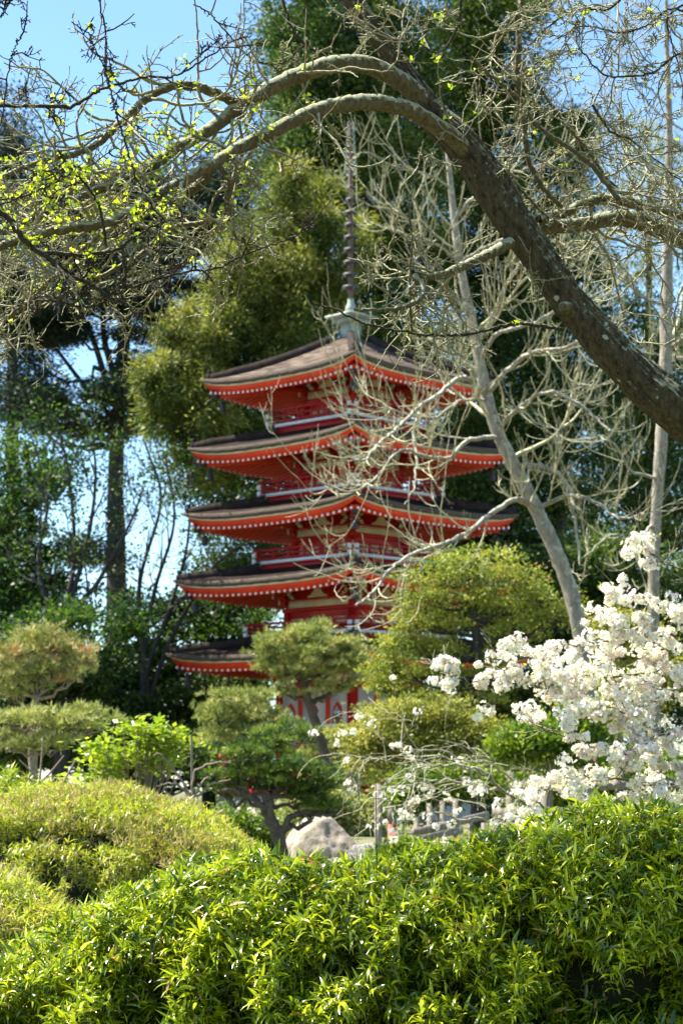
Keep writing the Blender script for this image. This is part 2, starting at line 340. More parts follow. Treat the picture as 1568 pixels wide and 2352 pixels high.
# ------------------------------------------------------------------ pagoda
PD = 58.0; pc = at(806, 1816, PD); PS = F / PD
pag = empty('pagoda', 'five-tiered vermilion wooden pagoda with curved shingle roofs and tall ringed spire', 'pagoda', loc=(pc[0], PD, 0), rz=R(46))
def Rz(k): c, s = math.cos(k * math.pi / 2), math.sin(k * math.pi / 2); return np.array([[c, -s, 0], [s, c, 0], [0, 0, 1]])
def zz(v): return zat(v, PD)
hd = lambda px: px / PS / math.sqrt(2)      # half side of the square from its half diagonal in photo units
roofs = [(349, 880, 30, 778, .0), (378, 1037, 172, 996, 0), (388, 1187, 190, 1152, 0), (408, 1340, 205, 1308, 0), (423, 1508, 224, 1475, 0)]
SORI = .17; TH = .15
def eave(s): return SORI * (np.abs(s) ** 2.8)
def ramp_t(ri, q): return q ** (1.35 if ri == 0 else 1.1)
for ri, (e_px, ve, in_px, vin, _) in enumerate(roofs):
    A = hd(e_px); B = hd(in_px); z0 = zz(ve - 8) - SORI; z1 = zz(vin)
    WH = hd([104, 115, 129, 149, 166][ri]); wallh = WH
    rf = G(); ed = G(); fa = G(); ra = G(); nl = G()
    ns, ntt = 41, 14
    def corner_z(q): return z0 + (z1 - z0) * ramp_t(ri, q) + SORI * (1 - q) ** 1.5
    for k in range(4):
        Mx = Rz(k); s = np.linspace(-1, 1, ns)[None]; t = np.linspace(0, 1, ntt)[:, None]
        half = A + (B - A) * t; prof = ramp_t(ri, t)
        x = s * half; y = -half + 0 * s; z = z0 + (z1 - z0) * prof + eave(s) * (1 - t) ** 1.5
        V = np.stack([x, y, z + 0 * s], -1).reshape(-1, 3) @ Mx.T
        i = np.arange(ntt - 1)[:, None] * ns; j = np.arange(ns - 1)[None]
        rf.add(V, np.stack([i + j, i + j + 1, i + j + ns + 1, i + j + ns], -1).reshape(-1, 4))
        sv = s[0]; ev = eave(sv); thn = 1 - .45 * np.abs(sv) ** 8        # the edge thins towards the corner tips
        def strip(gg, rows):
            VV = np.array(rows).reshape(-1, 3) @ Mx.T; m = len(rows)
            i = np.arange(m - 1)[:, None] * ns; j = np.arange(ns - 1)[None]
            gg.add(VV, np.stack([i + j, i + j + 1, i + j + ns + 1, i + j + ns], -1).reshape(-1, 4))
        def row(h, dz): return np.stack([sv * h, np.full(ns, -h), z0 + ev + dz * thn], -1)
        wob = .006 * np.sin(sv * 37 + k) + .005 * np.sin(sv * 91)
        def wrow(h, dz): r_ = row(h, dz); r_[:, 2] += wob; return r_
        strip(ed, [row(A - .3, -TH), wrow(A - .03, -TH), wrow(A + .008, -TH * .75), row(A + .012, -TH * .35), row(A, 0), row(A - .002, .004)])
        strip(nl, [row(A - .12, -TH - .04), row(A - .055, -TH - .04), row(A - .055, -TH + .002)])
        strip(fa, [row(A - .2, -TH - .20), row(A - .10, -TH - .20), row(A - .10, -TH - .038)])
        rows = []
        for q in np.linspace(0, 1, 5):
            h = (A - .14) * (1 - q) + wallh * q
            rows.append(np.stack([sv * h, np.full(ns, -h), z0 + ev * (1 - q) - TH * thn - .14 + .44 * q], -1))
        strip(ra, rows)
        nr = 30; rbs = []
        for r_ in range(nr):
            xr = (r_ + .5) / nr * 2 - 1; xo = xr * (A - .16)
            e1 = float(eave(xr)); zo = z0 + e1 - TH - .15; h_in = max(wallh, abs(xo)); w2 = .036
            q = ((A - .14) - h_in) / ((A - .14) - wallh)
            zi = z0 + e1 * (1 - q) - TH - .15 + .44 * q; yo = -(A - .15)
            V = np.array([[xo - w2, yo, zo - .12], [xo + w2, yo, zo - .12], [xo + w2, -h_in, zi - .09], [xo - w2, -h_in, zi - .09],
                          [xo - w2, yo, zo], [xo + w2, yo, zo], [xo + w2, -h_in, zi], [xo - w2, -h_in, zi]]) @ Mx.T
            ra.hexa(V)
            cx_ = G(); th_ = np.linspace(0, 2 * np.pi, 9)[:-1]; rr_ = .035
            V0 = np.stack([xo + rr_ * np.cos(th_), np.full(8, yo - .022), zo - .078 + rr_ * np.sin(th_)], -1); V1 = V0.copy(); V1[:, 1] = yo + .004
            rbs.append((np.vstack([V0, V1]) @ Mx.T))
        cg = G()
        for V in rbs: cg.add(V, [[0, 1, 2, 3, 4, 5, 6, 7]]); cg.add(V, [[q_, (q_ + 1) % 8, 8 + (q_ + 1) % 8, 8 + q_] for q_ in range(8)])
        if k == 0: caps_all = []
        caps_all.append(cg)
    ro = rf.build('roof', M['roof' if ri == 0 else 'roof_shaded'], pag, True); ed.build('shingle_edge', M['roof_edge'], ro, True); nl.build('eave_lath', M['cream'], ro)
    fa.build('fascia', M['orange'], ro); ra.build('rafters', M['orange'], ro)
    for cg in caps_all: tag(cg.build('rafter_caps', M['white'], ro), kind='stuff')
    for k in range(4):
        Mx = Rz(k); hip = G(); qs = np.linspace(.07, .985, 22); rows = []
        for n_, q in enumerate(qs):
            h = A + (B - A) * q; zc = corner_z(q); o = .075; hg = .10 + .07 * min(1, n_ / 4)
            if q < .3: hg -= .0
            rows.append([[-h - o, -h + o, zc - .10], [-h - o, -h + o, zc + hg], [-h + o, -h - o, zc + hg], [-h + o, -h - o, zc - .10]])
        V = np.array(rows).reshape(-1, 3) @ Mx.T; m = len(qs); fcs = []
        for n_ in range(m - 1):
            for e_ in range(4): fcs.append([n_ * 4 + e_, n_ * 4 + (e_ + 1) % 4, n_ * 4 + 4 + (e_ + 1) % 4, n_ * 4 + 4 + e_])
        fcs += [[3, 2, 1, 0], [m * 4 - 4, m * 4 - 3, m * 4 - 2, m * 4 - 1]]
        hip.add(V, fcs); hip.build('hip_ridge', M['ridge'], ro)
        h = A + (B - A) * .06; V = np.array([-h, -h, corner_z(.06)]) @ Mx.T; kn = G()
        kn.lathe([(.0, .24), (.04, .23), (.065, .17), (.04, .13), (.075, .11), (.085, .03), (.07, -.06)], V, 10); kn.build('ridge_knob', M['ridge'], ro, True)
    # dark capped corner beams, hanging bells
    for k in range(4):
        Mx = Rz(k); zc = z0 + SORI * .75 - TH - .18
        Dg = np.array([-1, -1, 0]) / math.sqrt(2); Sd = np.array([1, -1, 0]) / math.sqrt(2)
        def beam(h0, za, h1, zb, w_, hh):
            V = []
            for zo_ in (-hh, 0):
                V += [np.array([-h0, -h0, za + zo_]) - Sd * w_, np.array([-h0, -h0, za + zo_]) + Sd * w_, np.array([-h1, -h1, zb + zo_]) + Sd * w_, np.array([-h1, -h1, zb + zo_]) - Sd * w_]
            q_ = G(); q_.hexa(np.array(V) @ Mx.T); return q_
        bo = beam(A - .34, zc, wallh, z0 - TH + .12, .07, .15).build('corner_beam', M['orange'], pag)
        beam(A - .22, zc + .015, A - .36, zc + .004, .085, .17).build('beam_cap', M['dark'], bo)
        c2 = np.array([-(A - .42), -(A - .42), zc - .14]) @ Mx.T; bl = G(); bl.tube([c2 + [0, 0, .02], c2 + [0, 0, -.14]], .014, 6)
        bl.lathe([(.0, -.10), (.045, -.11), (.075, -.15), (.085, -.30), (.10, -.36), (.095, -.37), (.0, -.36)], c2, 14); bl.build('corner_bell', M['dark'], pag, True)
    ztop = z0 - TH + .36; zbot = (zz([985, 1143, 1297, 1466, 1860][ri]) - .25)
    wl = G(); wl.box(-WH, WH, -WH, WH, zbot, ztop); wo = wl.build('storey_wall', M['red'], pag)
    zf0 = [912, 1075, 1228, 1391, 1562][ri]; zc_ = zz(zf0); z_lo, z_hi = zc_ - .10, zc_ + .09
    for k in range(4):
        Mx = Rz(k)
        cr = G(); cr.box(-WH * .88, WH * .88, -WH - .035, -WH + .01, z_lo, z_hi, Mx); cr.build('cream_frieze', M['cream'], wo)
        bm_ = G(); bm_.box(-WH - .10, WH + .10, -WH - .075 - .002 * k, -WH + .01, z_hi + .002, z_hi + .055, Mx); bm_.build('tie_beam', M['red'], wo)
        bm_ = G(); bm_.box(-WH - .08, WH + .08, -WH - .07 - .002 * k, -WH + .01, z_lo - .11, z_lo - .002, Mx); bm_.build('tie_beam', M['red'], wo)
        bm_ = G(); bm_.box(-WH - .14, WH + .14, -WH - .16 - .002 * k, -WH + .01, z_hi + .38, z_hi + .46, Mx); bm_.build('tie_beam', M['red'], wo)
        zs = z_hi + .06; sc_ = .36 if ri else .33
        prof = [(-1, 0), (-1, .17), (-.80, .26), (-.66, .30), (-.50, .58), (-.40, .62), (-.36, .86), (-.26, 1.0), (.26, 1.0), (.36, .86), (.40, .62), (.50, .58), (.66, .30), (.80, .26), (1, .17), (1, 0)]
        pr_ = [(a_ * sc_, zs + b_ * .235) for a_, b_ in prof]; st_ = G(); n_ = len(pr_)
        Vf = np.array([[a_, -WH - .06, b_] for a_, b_ in pr_] + [[a_, -WH + .005, b_] for a_, b_ in pr_]) @ Mx.T
        hh = n_ // 2
        st_.add(Vf, [[i_, n_ - 1 - i_, n_ - 2 - i_, i_ + 1] for i_ in range(hh - 1)]); st_.add(Vf, [[i_, i_ + 1, n_ + i_ + 1, n_ + i_] for i_ in range(n_ - 1)])
        st_.build('frog_leg_strut', M['cream'], wo)
        # cream-tipped bracket arms: two in the wall plane, a stack along the corner diagonal
        for sg in (-1, 1):
            q_ = G(); 
            for (dx, dz, w_, h_) in ((.30, .02, .05, .04), (.24, .065, .07, .06), (.16, .13, .05, .09), (.25, .24, .07, .05)):
                q_.box(sg * (WH - dx) - w_, sg * (WH - dx) + w_, -WH - .085, -WH - .0, z_hi + dz + .03, z_hi + dz + .03 + h_, Mx)
            q_.build('wall_bracket', M['cream'], wo)
            bm_ = G(); bm_.box(sg * (WH - .03) - .075, sg * (WH - .03) + .075, -WH - .05, -WH + .03, zbot, z_lo - .11, Mx); bm_.build('post', M['red'], wo)
        for n2 in range(3):
            d0 = .16 + .17 * n2; zq = z_hi - .10 + .17 * n2; q_ = G(); c_ = WH + d0 / math.sqrt(2)
            bk = G(); h1 = WH
            V = []
            for zo_ in (0, .10): V += [np.array([-c_, -c_, zq + zo_ + .02]) - Sd * .05, np.array([-c_, -c_, zq + zo_ + .02]) + Sd * .05, np.array([-h1, -h1, zq + zo_]) + Sd * .05, np.array([-h1, -h1, zq + zo_]) - Sd * .05]
            bk.hexa(np.array(V) @ Mx.T); bko = bk.build('corner_bracket', M['red'], pag)
            V = []; c2_ = c_ + .035
            for zo_ in (-.01, .12): V += [np.array([-c2_, -c2_, zq + zo_ + .02]) - Sd * .058, np.array([-c2_, -c2_, zq + zo_ + .02]) + Sd * .058, np.array([-c_, -c_, zq + zo_ + .02]) + Sd * .058, np.array([-c_, -c_, zq + zo_ + .02]) - Sd * .058]
            bk = G(); bk.hexa(np.array(V) @ Mx.T); bk.build('bracket_tip', M['cream'], bko)
        if ri < 4:
            zp = z_lo - .12; npn = 4
            for q in range(npn):
                xa = -WH * .86 + q * WH * 1.72 / npn + .045; xb = xa + WH * 1.72 / npn - .09
                pn = G(); pn.box(xa, xb, -WH - .025, -WH + .01, zp - .38, zp - .17, Mx); pn.build('wall_panel', M['cream'], wo)
                pn = G(); pn.box(xa, xb, -WH - .02, -WH + .01, zp - .66, zp - .43, Mx); pn.build('window', M['glass'], wo)
        else:
            zw = zz(1714); zp = z_lo - .12
            for (xa, xb) in ((-.86, -.42), (.42, .86), (-.32, .32)):
                pn = G(); pn.box(WH * xa, WH * xb, -WH - .025, -WH + .01, zw, zp - .05, Mx); pn.build('wall_panel', M['plaster'], wo)
                pn = G(); pn.box(WH * xa, WH * xb, -WH - .024, -WH + .01, zw - .75, zw - .12, Mx); pn.build('wall_panel', M['plaster'], wo)
            for xx in (-.37, .37): bm_ = G(); bm_.box(WH * xx - .06, WH * xx + .06, -WH - .06, -WH, zw - .9, zp, Mx); bm_.build('post', M['orange'], wo)
            bm_ = G(); bm_.box(-WH, WH, -WH - .075, -WH, zw - .11, zw - .002, Mx); bm_.build('tie_beam', M['red'], wo)
            for vv in (1672, 1692): bm_ = G(); bm_.box(-WH * .9, WH * .9, -WH - .10, -WH - .061, zz(vv), zz(vv) + .06, Mx); bm_.build('cross_rail', M['white'], wo)
            for cx in (-.63, .63):
                xc = WH * cx; zb0 = zz(1664); pts = [(-.17, 0), (-.17, .30), (-.14, .40), (-.07, .48), (0, .55), (.07, .48), (.14, .40), (.17, .30), (.17, 0)]
                def ring(gg, sc, y0, y1):
                    P_ = np.array([[xc + a_ * sc, 0, zb0 + b_ * sc] for a_, b_ in pts]); n_ = len(P_)
                    Vf = P_.copy(); Vf[:, 1] = -WH - y1; Vb = P_.copy(); Vb[:, 1] = -WH - y0
                    gg.add(Vf @ Mx.T, [list(range(n_))]); 
                    for q in range(n_): gg.add(np.array([Vf[q], Vf[(q + 1) % n_], Vb[(q + 1) % n_], Vb[q]]) @ Mx.T, [[0, 1, 2, 3]])
                w_ = G(); ring(w_, 1.0, 0, .05); wn = w_.build('arched_window', M['red'], pag)
                w_ = G(); ring(w_, .8, .05, .055); w_.build('pane', M['glass'], wn)
                w_ = G()
                for q in (-.07, 0, .07): w_.box(xc + q - .014, xc + q + .014, -WH - .07, -WH - .056, zb0, zb0 + .42 - abs(q), Mx)
                for q in (.12, .26): w_.box(xc - .13, xc + .13, -WH - .0705, -WH - .0558, zb0 + q, zb0 + q + .026, Mx)
                w_.build('lattice', M['white'], wn)
            w_ = G(); th = np.linspace(0, 2 * np.pi, 7)[:-1]
            P_ = np.stack([.17 * np.cos(th), np.full(6, -WH - .045), zz(1636) + .15 * np.sin(th)], -1); P2 = P_.copy(); P2[:, 1] = -WH
            w_.add(P_ @ Mx.T, [list(range(6))])
            for q in range(6): w_.add(np.array([P_[q], P_[(q + 1) % 6], P2[(q + 1) % 6], P2[q]]) @ Mx.T, [[0, 1, 2, 3]])
            w_.build('hexagon_plaque', M['red'], pag)
# balconies
def balcony(H, zfl, tall):
    """square walkway: crimson skirt, white edge band, railing with posts, dark fittings on the corners"""
    bo = G(); bo.box(-H + .03, H - .03, -H + .03, H - .03, zfl - .04, zfl - .005); bo = bo.build('balcony', M['crimson'], pag)
    for k in range(4):
        Mx = Rz(k)
        sk = G(); sk.box(-H + .05, H - .05 , -H + .05 + .002 * k, -H + .14, zfl - .20, zfl - .041, Mx); sk.build('skirt_board', M['crimson'], bo)
        wh = G(); wh.box(-H - .03, H + .028, -H - .03 - .002 * k, -H + .05, zfl - .004, zfl + .075 + .001 * k, Mx); wh.build('white_edge_band', M['white'], bo)
        rl = G()
        for (q, th_) in ((1.0, .05), (.60, .04), (.24, .04)):
            z_ = zfl + .07 + (tall - .02) * q; ext = .15 if q == 1 else .10
            rl.box(-H - ext, H + ext, -H - .025, -H + .025, z_ - th_ - .002 * k, z_ + .002 * k, Mx)
        for q in range(7):
            x_ = -H + .04 + (2 * H - .08) * q / 6
            rl.box(x_ - .03, x_ + .03, -H - .022, -H + .022, zfl + .07, zfl + .07 + tall * (1.0 if q in (0, 6) else .94), Mx)
        rl.build('railing', M['crimson'], bo)
        for sg in (-1, 1):
            for q in (.60, .10):
                z_ = zfl + .07 + (tall - .02) * q; cp_ = G(); cp_.box(sg * (H + .13) - .04, sg * (H + .13) + .04, -H - .05, -H + .05, z_ - .075, z_ + .035, Mx); cp_.build('rail_end_cap', M['white'], bo)
        cf = G(); cf.box(-H - .036, -H + .16, -H - .036, -H + .16, zfl - .10, zfl + .068, Mx); cf.build('corner_fitting', M['ring'], bo)
        kn = G(); kn.lathe([(0, .06), (.05, .04), (.065, 0), (.05, -.04), (0, -.06)], np.array([-H - .05, -H - .05, zfl - .06]) @ Mx.T, 10); kn.build('corner_knob', M['white'], bo, True)
for hp_, vr, vf in ((184, 945, 984), (204, 1109, 1143), (215, 1266, 1298), (234, 1436, 1467)):
    balcony(hd(hp_), zz(vf), zz(vr) - zz(vf) - .03)
# veranda with open vermilion rail and stone platform
H = hd(286); zv = zz(1812)
fl = G(); fl.box(-H - .2, H + .2, -H - .2, H + .2, zv - .15, zv); v_ = fl.build('veranda', M['crimson'], pag)
for k in range(4):
    Mx = Rz(k); vr_ = G()
    for z_ in (zz(1735), zz(1757), zz(1778)): vr_.box(-H - .2, H + .2, -H - .05, -H + .05, z_ - .08 - .002 * k, z_ + .002 * k, Mx)
    for q in range(7):
        x_ = -H + 2 * H * q / 6; vr_.box(x_ - .07, x_ + .07, -H - .065, -H + .065, zv, zz(1722), Mx)
    vr_.build('veranda_railing', M['orange'], v_)
b_ = G(); b_.box(-H - .1, H + .1, -H - .1, H + .1, 0.0, zv - .16); b_.build('stone_platform', M['wallstone'], pag)
# top block and spire
zt = zz(778); sp0 = G(); sp0.box(-.2, .2, -.2, .2, zt - .15, zt + .42); sp0.box(-.36, .36, -.36, .36, zt + .42, zt + .50); sp0.box(-.5, .5, -.5, .5, zt + .56, zt + .62); sp0.box(-.27, .27, -.27, .27, zt + .50, zt + .56); sp0.box(-.22, .22, -.22, .22, zt + .62, zt + .72)
sp0.lathe([(.14, .70), (.16, .80), (.13, .90), (.09, 1.0), (.085, 1.1)], (0, 0, zt), 16)
sb = sp0.build('spire_base', M['patina'], pag)
pl = G(); zp0 = zt + .7; zp1 = zz(280); pl.tube([(0, 0, zp0), (0, 0, zp0 + (zp1 - zp0) * .65), (0, 0, zp1)], [.07, .058, .03], 10, cap=True); po = pl.build('spire_pole', M['rust'], pag)
for q, vv in enumerate(np.linspace(660, 430, 9)):
    rg = G(); r_ = .225 - q * .012
    z_ = zz(vv); rg.lathe([(.07, z_ + .05), (r_ * .6, z_ + .05), (r_, z_ + .025), (r_ + .015, z_ - .03), (r_ - .02, z_ - .05), (r_ * .5, z_ - .01), (.07, z_ - .01)], k=18)
    for aa in range(6): 
        t_ = aa * math.pi / 3; rg.tube([(r_ * math.cos(t_), r_ * math.sin(t_), z_ - .02), ((r_ + .03) * math.cos(t_), (r_ + .03) * math.sin(t_), z_ - .11)], .014, 5, cap=True)
    rg.build('spire_ring', M['ring'], po)
fl_ = G()
for k in range(4):
    Mx = Rz(k)
    for q, vv in enumerate(np.linspace(395, 290, 9)):
        z_ = zz(vv); wv = .24 - .015 * q
        P_ = [np.array([0.05, 0, z_ - .08]), np.array([wv * .6, 0, z_ - .06]), np.array([wv, 0, z_ + .04]), np.array([wv * .7, 0, z_ + .12])]
        fl_.tube(np.array(P_) @ Mx.T, [.02, .018, .016, .006], 5)
fl_.build('flame_finial', M['patina'], po)

# ------------------------------------------------------------------ big background trees
def bgtree(name, label, cat, group, trunk, tr, lobes, per, nleaf, cr_, L, W, mat, bark='conbark', Y=75, flat=.6, shell=.5, nb=40, br=.10, up=.25, out=1.0, plume=(1, 1, 1.15)):
    T = path(trunk, Y); base = np.array([T[0][0], T[0][1], 0]); T = np.vstack([base, T]); rr = np.array([tr * 1.25] + list(np.linspace(tr, tr * .3, len(T) - 1)))
    P, r = smooth(T, rr, 6); root = empty(name, label, cat, group, loc=base)
    t = G(); t.tube(P, r, 12, rough=.04); c = inlobes(lobes, per, shell, 20, plume)
    if nb: limbs_to(t, P, c[rng.choice(len(c), min(nb, len(c)), replace=False)], br)
    keep(t.build('trunk', M[bark], None, True), root)
    f = G(); clumps(f, c, cr_ * (.6 + .8 * rng.random(len(c))), nleaf, L, W, flat, up, out=out)
    keep(f.build('crown', M[mat]), root); return root
BG = 'tall trees behind the pagoda'
# black-green spreading cypress, trunk at left
cyl = [lobe(*q) for q in [
 (290, 560, 240, 60, 84, 5, 2.2), (180, 470, 170, 55, 86, 4, 1.1), (430, 470, 150, 60, 84, 4, 1.3), (540, 400, 110, 35, 84, 3, .5), (90, 640, 130, 60, 84, 4, 1.2),
 (380, 650, 150, 55, 84, 4, 1.3), (200, 720, 190, 60, 83, 4, 1.8), (60, 775, 80, 40, 84, 3, .5), (410, 760, 90, 45, 84, 3, .7),
 (60, 870, 70, 14, 84, 3, .16), (200, 940, 170, 35, 83, 4, .9), (345, 930, 70, 55, 83, 3, .7), (60, 945, 80, 38, 83, 3, .5), (340, 840, 60, 16, 83, 2, .15), (195, 1265, 55, 26, 83, 2, .2), (590, 560, 60, 40, 84, 3, .25)]]
bgtree('cypress_tree', 'tall black-green spreading cypress with thick straight trunk left of the pagoda', 'tree', BG,
       [(268, 1800), (268, 1300), (266, 1100), (276, 900), (292, 720), (285, 560)], .44, cyl, 85, 170, .95, .20, .07, 'cypress', Y=84, flat=.24, shell=.6, nb=30, br=.12, up=.05)
# explicit big forks of that cypress
ct = bpy.data.objects['cypress_tree']; t = G()
for pp, r0 in (([(262, 930), (240, 860), (205, 760), (150, 700)], .16), ([(258, 960), (190, 880), (140, 815), (80, 740)], .11), ([(276, 850), (290, 700), (330, 620), (380, 560)], .2), ([(268, 880), (240, 780), (235, 700), (210, 600)], .15)):
    P, r = smooth(path(pp, 84), np.linspace(r0, r0 * .5, len(pp)), 6); t.tube(P, r, 8)
keep(t.build('fork', M['conbark'], None, True), ct)

# olive cedar behind pagoda, light clumps
cl = [lobe(*q) for q in [
 (690, 470, 100, 70, 68, 2.4, .8), (620, 580, 100, 90, 67, 2.2, 1.0), (740, 590, 110, 80, 68, 2.4, .9), (690, 700, 130, 80, 68, 2.4, 1.0),
 (560, 680, 70, 60, 67, 2, .6), (480, 770, 80, 50, 66, 2, .7), (395, 870, 70, 50, 66, 2, .6), (540, 830, 100, 80, 67, 2.2, 1.0), (450, 900, 90, 50, 67, 2.2, .7), (390, 960, 60, 40, 67, 2.2, .35), (500, 990, 100, 60, 67, 2.2, .8), (580, 1000, 80, 70, 68, 2.2, .7),
 (640, 820, 100, 80, 68, 2.2, .8), (480, 1070, 60, 40, 68, 2, .25)]]
bgtree('olive_cedar', 'tall olive-green cedar with sunlit loose foliage directly behind the upper pagoda roofs', 'tree', BG,
       [(700, 1750), (700, 1200), (690, 800), (700, 560), (700, 440)], .34, cl, 125, 150, .42, .20, .048, 'cedar', Y=69, flat=.95, nb=60, br=.07, up=-.2, plume=(.7, .7, 1.9))
cl = [lobe(*q) for q in [
 (560, 1150, 110, 80, 70, 2, .7), (620, 1250, 100, 80, 70, 2, .7), (560, 1350, 110, 70, 70, 2, .6), (440, 1100, 90, 60, 70, 2, .35), (650, 1080, 100, 80, 71, 2, .7), (500, 1300, 70, 60, 70, 2, .3)]]
bgtree('pine_tree', 'dark green tree filling the gap left of the third and fourth pagoda roofs', 'tree', BG,
       [(600, 1750), (590, 1400), (600, 1200), (610, 1080)], .22, cl, 95, 110, .6, .17, .07, 'conifer', Y=70, flat=.7, nb=30, br=.05)
# dark conifers upper centre and right
specs = [
 ('tall shaggy conifer rising out of frame left of the spire', [(730, 1750), (725, 900), (725, 300), (725, -150)], [(700, -50, 90, 60, .6), (690, 60, 80, 60, .7), (740, 110, 90, 60, .6), (690, 190, 80, 50, .6), (760, 240, 80, 70, .6), (700, 320, 80, 60, .6), (760, 380, 90, 70, .7), (680, 400, 60, 50, .3)], 73, 'conifer'),
 ('dark tall conifer rising out of frame behind the spire', [(880, 1750), (880, 900), (880, 300), (880, -150)], [(880, -40, 110, 90, .8), (880, 90, 120, 80, .8), (860, 210, 120, 80, .8), (870, 330, 120, 90, .9), (860, 460, 130, 90, 1), (880, 600, 140, 100, 1), (850, 740, 140, 100, .9), (930, 860, 120, 100, .8)], 74, 'conifer'),
 ('dark tall conifer with ragged right edge right of the spire', [(1130, 1750), (1130, 900), (1110, 300), (1080, -150)], [(1090, -50, 130, 90, 1), (1110, 60, 140, 70, 1), (1110, 170, 150, 80, 1.1), (1160, 290, 170, 80, 1.2), (1130, 400, 190, 90, 1.3), (1180, 520, 190, 90, 1.3), (1110, 650, 200, 100, 1.3), (1180, 790, 200, 100, 1.3)], 78, 'conifer'),
 ('dark conifer mass behind the pale bare tree', [(1280, 1750), (1280, 1300), (1290, 950), (1290, 700)], [(1050, 1000, 90, 80, .8), (1040, 1130, 100, 90, .9), (1120, 1230, 110, 80, .9), (1000, 1240, 90, 80, .7), (1010, 1370, 110, 80, 1), (1120, 1360, 90, 70, .7), (1300, 620, 110, 80, .6), (1260, 760, 130, 90, .8), (1320, 880, 150, 90, .9), (1230, 950, 150, 100, .9), (1340, 1040, 130, 90, .6), (1180, 1080, 130, 100, .8), (1260, 1180, 150, 100, .9)], 76, 'conifer'),
 ('blackish tree at the right edge behind the slim pale trunk', [(1500, 1750), (1500, 1300), (1510, 950), (1510, 780)], [(1500, 760, 100, 60, .35), (1530, 880, 100, 80, .5), (1460, 980, 100, 80, .45), (1530, 1080, 110, 90, .7), (1430, 1160, 110, 90, .7), (1540, 1230, 100, 90, .7)], 80, 'conifer'),
 ('dense dark trees low behind the layered hinoki', [(1400, 1750), (1400, 1500), (1400, 1400)], [(1400, 1330, 150, 90, 1), (1520, 1380, 110, 90, .8), (1280, 1350, 130, 100, .9), (1450, 1500, 160, 110, 1), (1240, 1500, 150, 100, .9), (1560, 1600, 120, 160, 1)], 66, 'conifer'),
]
for lab, tk, lb, Y_, m_ in specs:
    bgtree('conifer_tree', lab, 'tree', BG, tk, .42, [lobe(q[0], q[1], q[2], q[3], Y_, 2.6, q[4]) for q in lb], 105, 130, .85, .20, .075, m_, Y=Y_, flat=.6, nb=50, br=.09)
bgtree('eucalyptus_tree', 'hazy grey-green feathery tree far behind at the right edge', 'tree', BG, [(1500, 1750), (1490, 800), (1490, 400)], .3,
       [lobe(*q) for q in [(1490, 330, 80, 50, 105, 3, .5), (1540, 420, 80, 60, 105, 3, .5), (1440, 470, 80, 60, 105, 3, .4), (1520, 560, 90, 80, 105, 3, .6), (1450, 650, 80, 70, 105, 3, .3)]], 50, 70, 1.0, .25, .07, 'cedar', Y=105, flat=.9, nb=20)
bgtree('conifer_tree', 'dark tree behind the yellow-green twigs at the left edge', 'tree', BG, [(30, 1750), (30, 800), (30, 300)], .35,
       [lobe(*q) for q in [(0, 280, 100, 70, 95, 3, .6), (10, 400, 150, 80, 95, 3, .9), (20, 520, 170, 90, 95, 3, 1), (-40, 650, 150, 90, 95, 3, .8)]], 55, 130, 1.0, .25, .08, 'cypress', Y=95, flat=.5, nb=20)
# left dark wood
specs = [
 ('dark green tree massed along the left edge below the cypress', [(60, 1780), (60, 1400), (70, 1150), (60, 1020)], [(20, 1040, 110, 60, .6), (90, 1130, 80, 50, .3), (10, 1180, 90, 70, .7), (30, 1290, 130, 70, 1), (100, 1380, 130, 70, 1), (10, 1400, 120, 80, .9)], 62, 'deciduous', 26, .09),
 ('mid-green bush filling the lower left behind the pale pine', [(140, 1780), (140, 1600), (150, 1500)], [(70, 1480, 140, 60, 1), (190, 1460, 110, 60, .8), (130, 1560, 180, 60, 1)], 56, 'deciduous', 30, .09),
 ('dark leafy tree standing right of the cypress trunk', [(330, 1780), (330, 1600), (330, 1500)], [(330, 1500, 130, 80, 1), (460, 1470, 110, 70, .8), (400, 1400, 110, 60, .6), (520, 1420, 90, 80, .7)], 64, 'deciduous', 26, .09),
 ('dark shrubby tree low behind the pagoda eave', [(480, 1800), (480, 1700), (480, 1620)], [(430, 1600, 140, 80, 1), (560, 1600, 120, 90, 1), (330, 1650, 130, 80, 1), (250, 1610, 130, 70, 1)], 63, 'conifer', 40, .09),
 ('dark low tree behind the trunk of the layered hinoki', [(1080, 1800), (1080, 1720), (1080, 1650)], [(1060, 1640, 130, 90, 1.2), (1160, 1600, 110, 90, 1), (960, 1690, 120, 70, 1), (1250, 1650, 110, 90, 1)], 61, 'conifer', 40, .09),
 ('dark low tree at the far left edge behind the pine tier', [(-20, 1800), (-20, 1700), (-20, 1600)], [(-10, 1600, 120, 90, 1.2), (60, 1650, 120, 80, 1.2), (0, 1720, 120, 70, 1)], 57, 'conifer', 40, .09),
 ('black-green undergrowth tree behind the small leafy shrub', [(300, 1800), (300, 1760), (300, 1720)], [(250, 1720, 180, 60, 1), (420, 1740, 130, 70, 1), (90, 1700, 160, 60, 1), (560, 1740, 140, 80, 1)], 60, 'conifer', 40, .09),
]
for lab, tk, lb, Y_, m_, per_, W_ in specs:
    bgtree('leafy_tree', lab, 'tree', 'leafy trees along the left background', tk, .2, [lobe(q[0], q[1], q[2], q[3], Y_, 1.8, q[4]) for q in lb], per_ * 2, 120, .55, .15, W_, m_, Y=Y_, flat=.5, nb=24, br=.05)
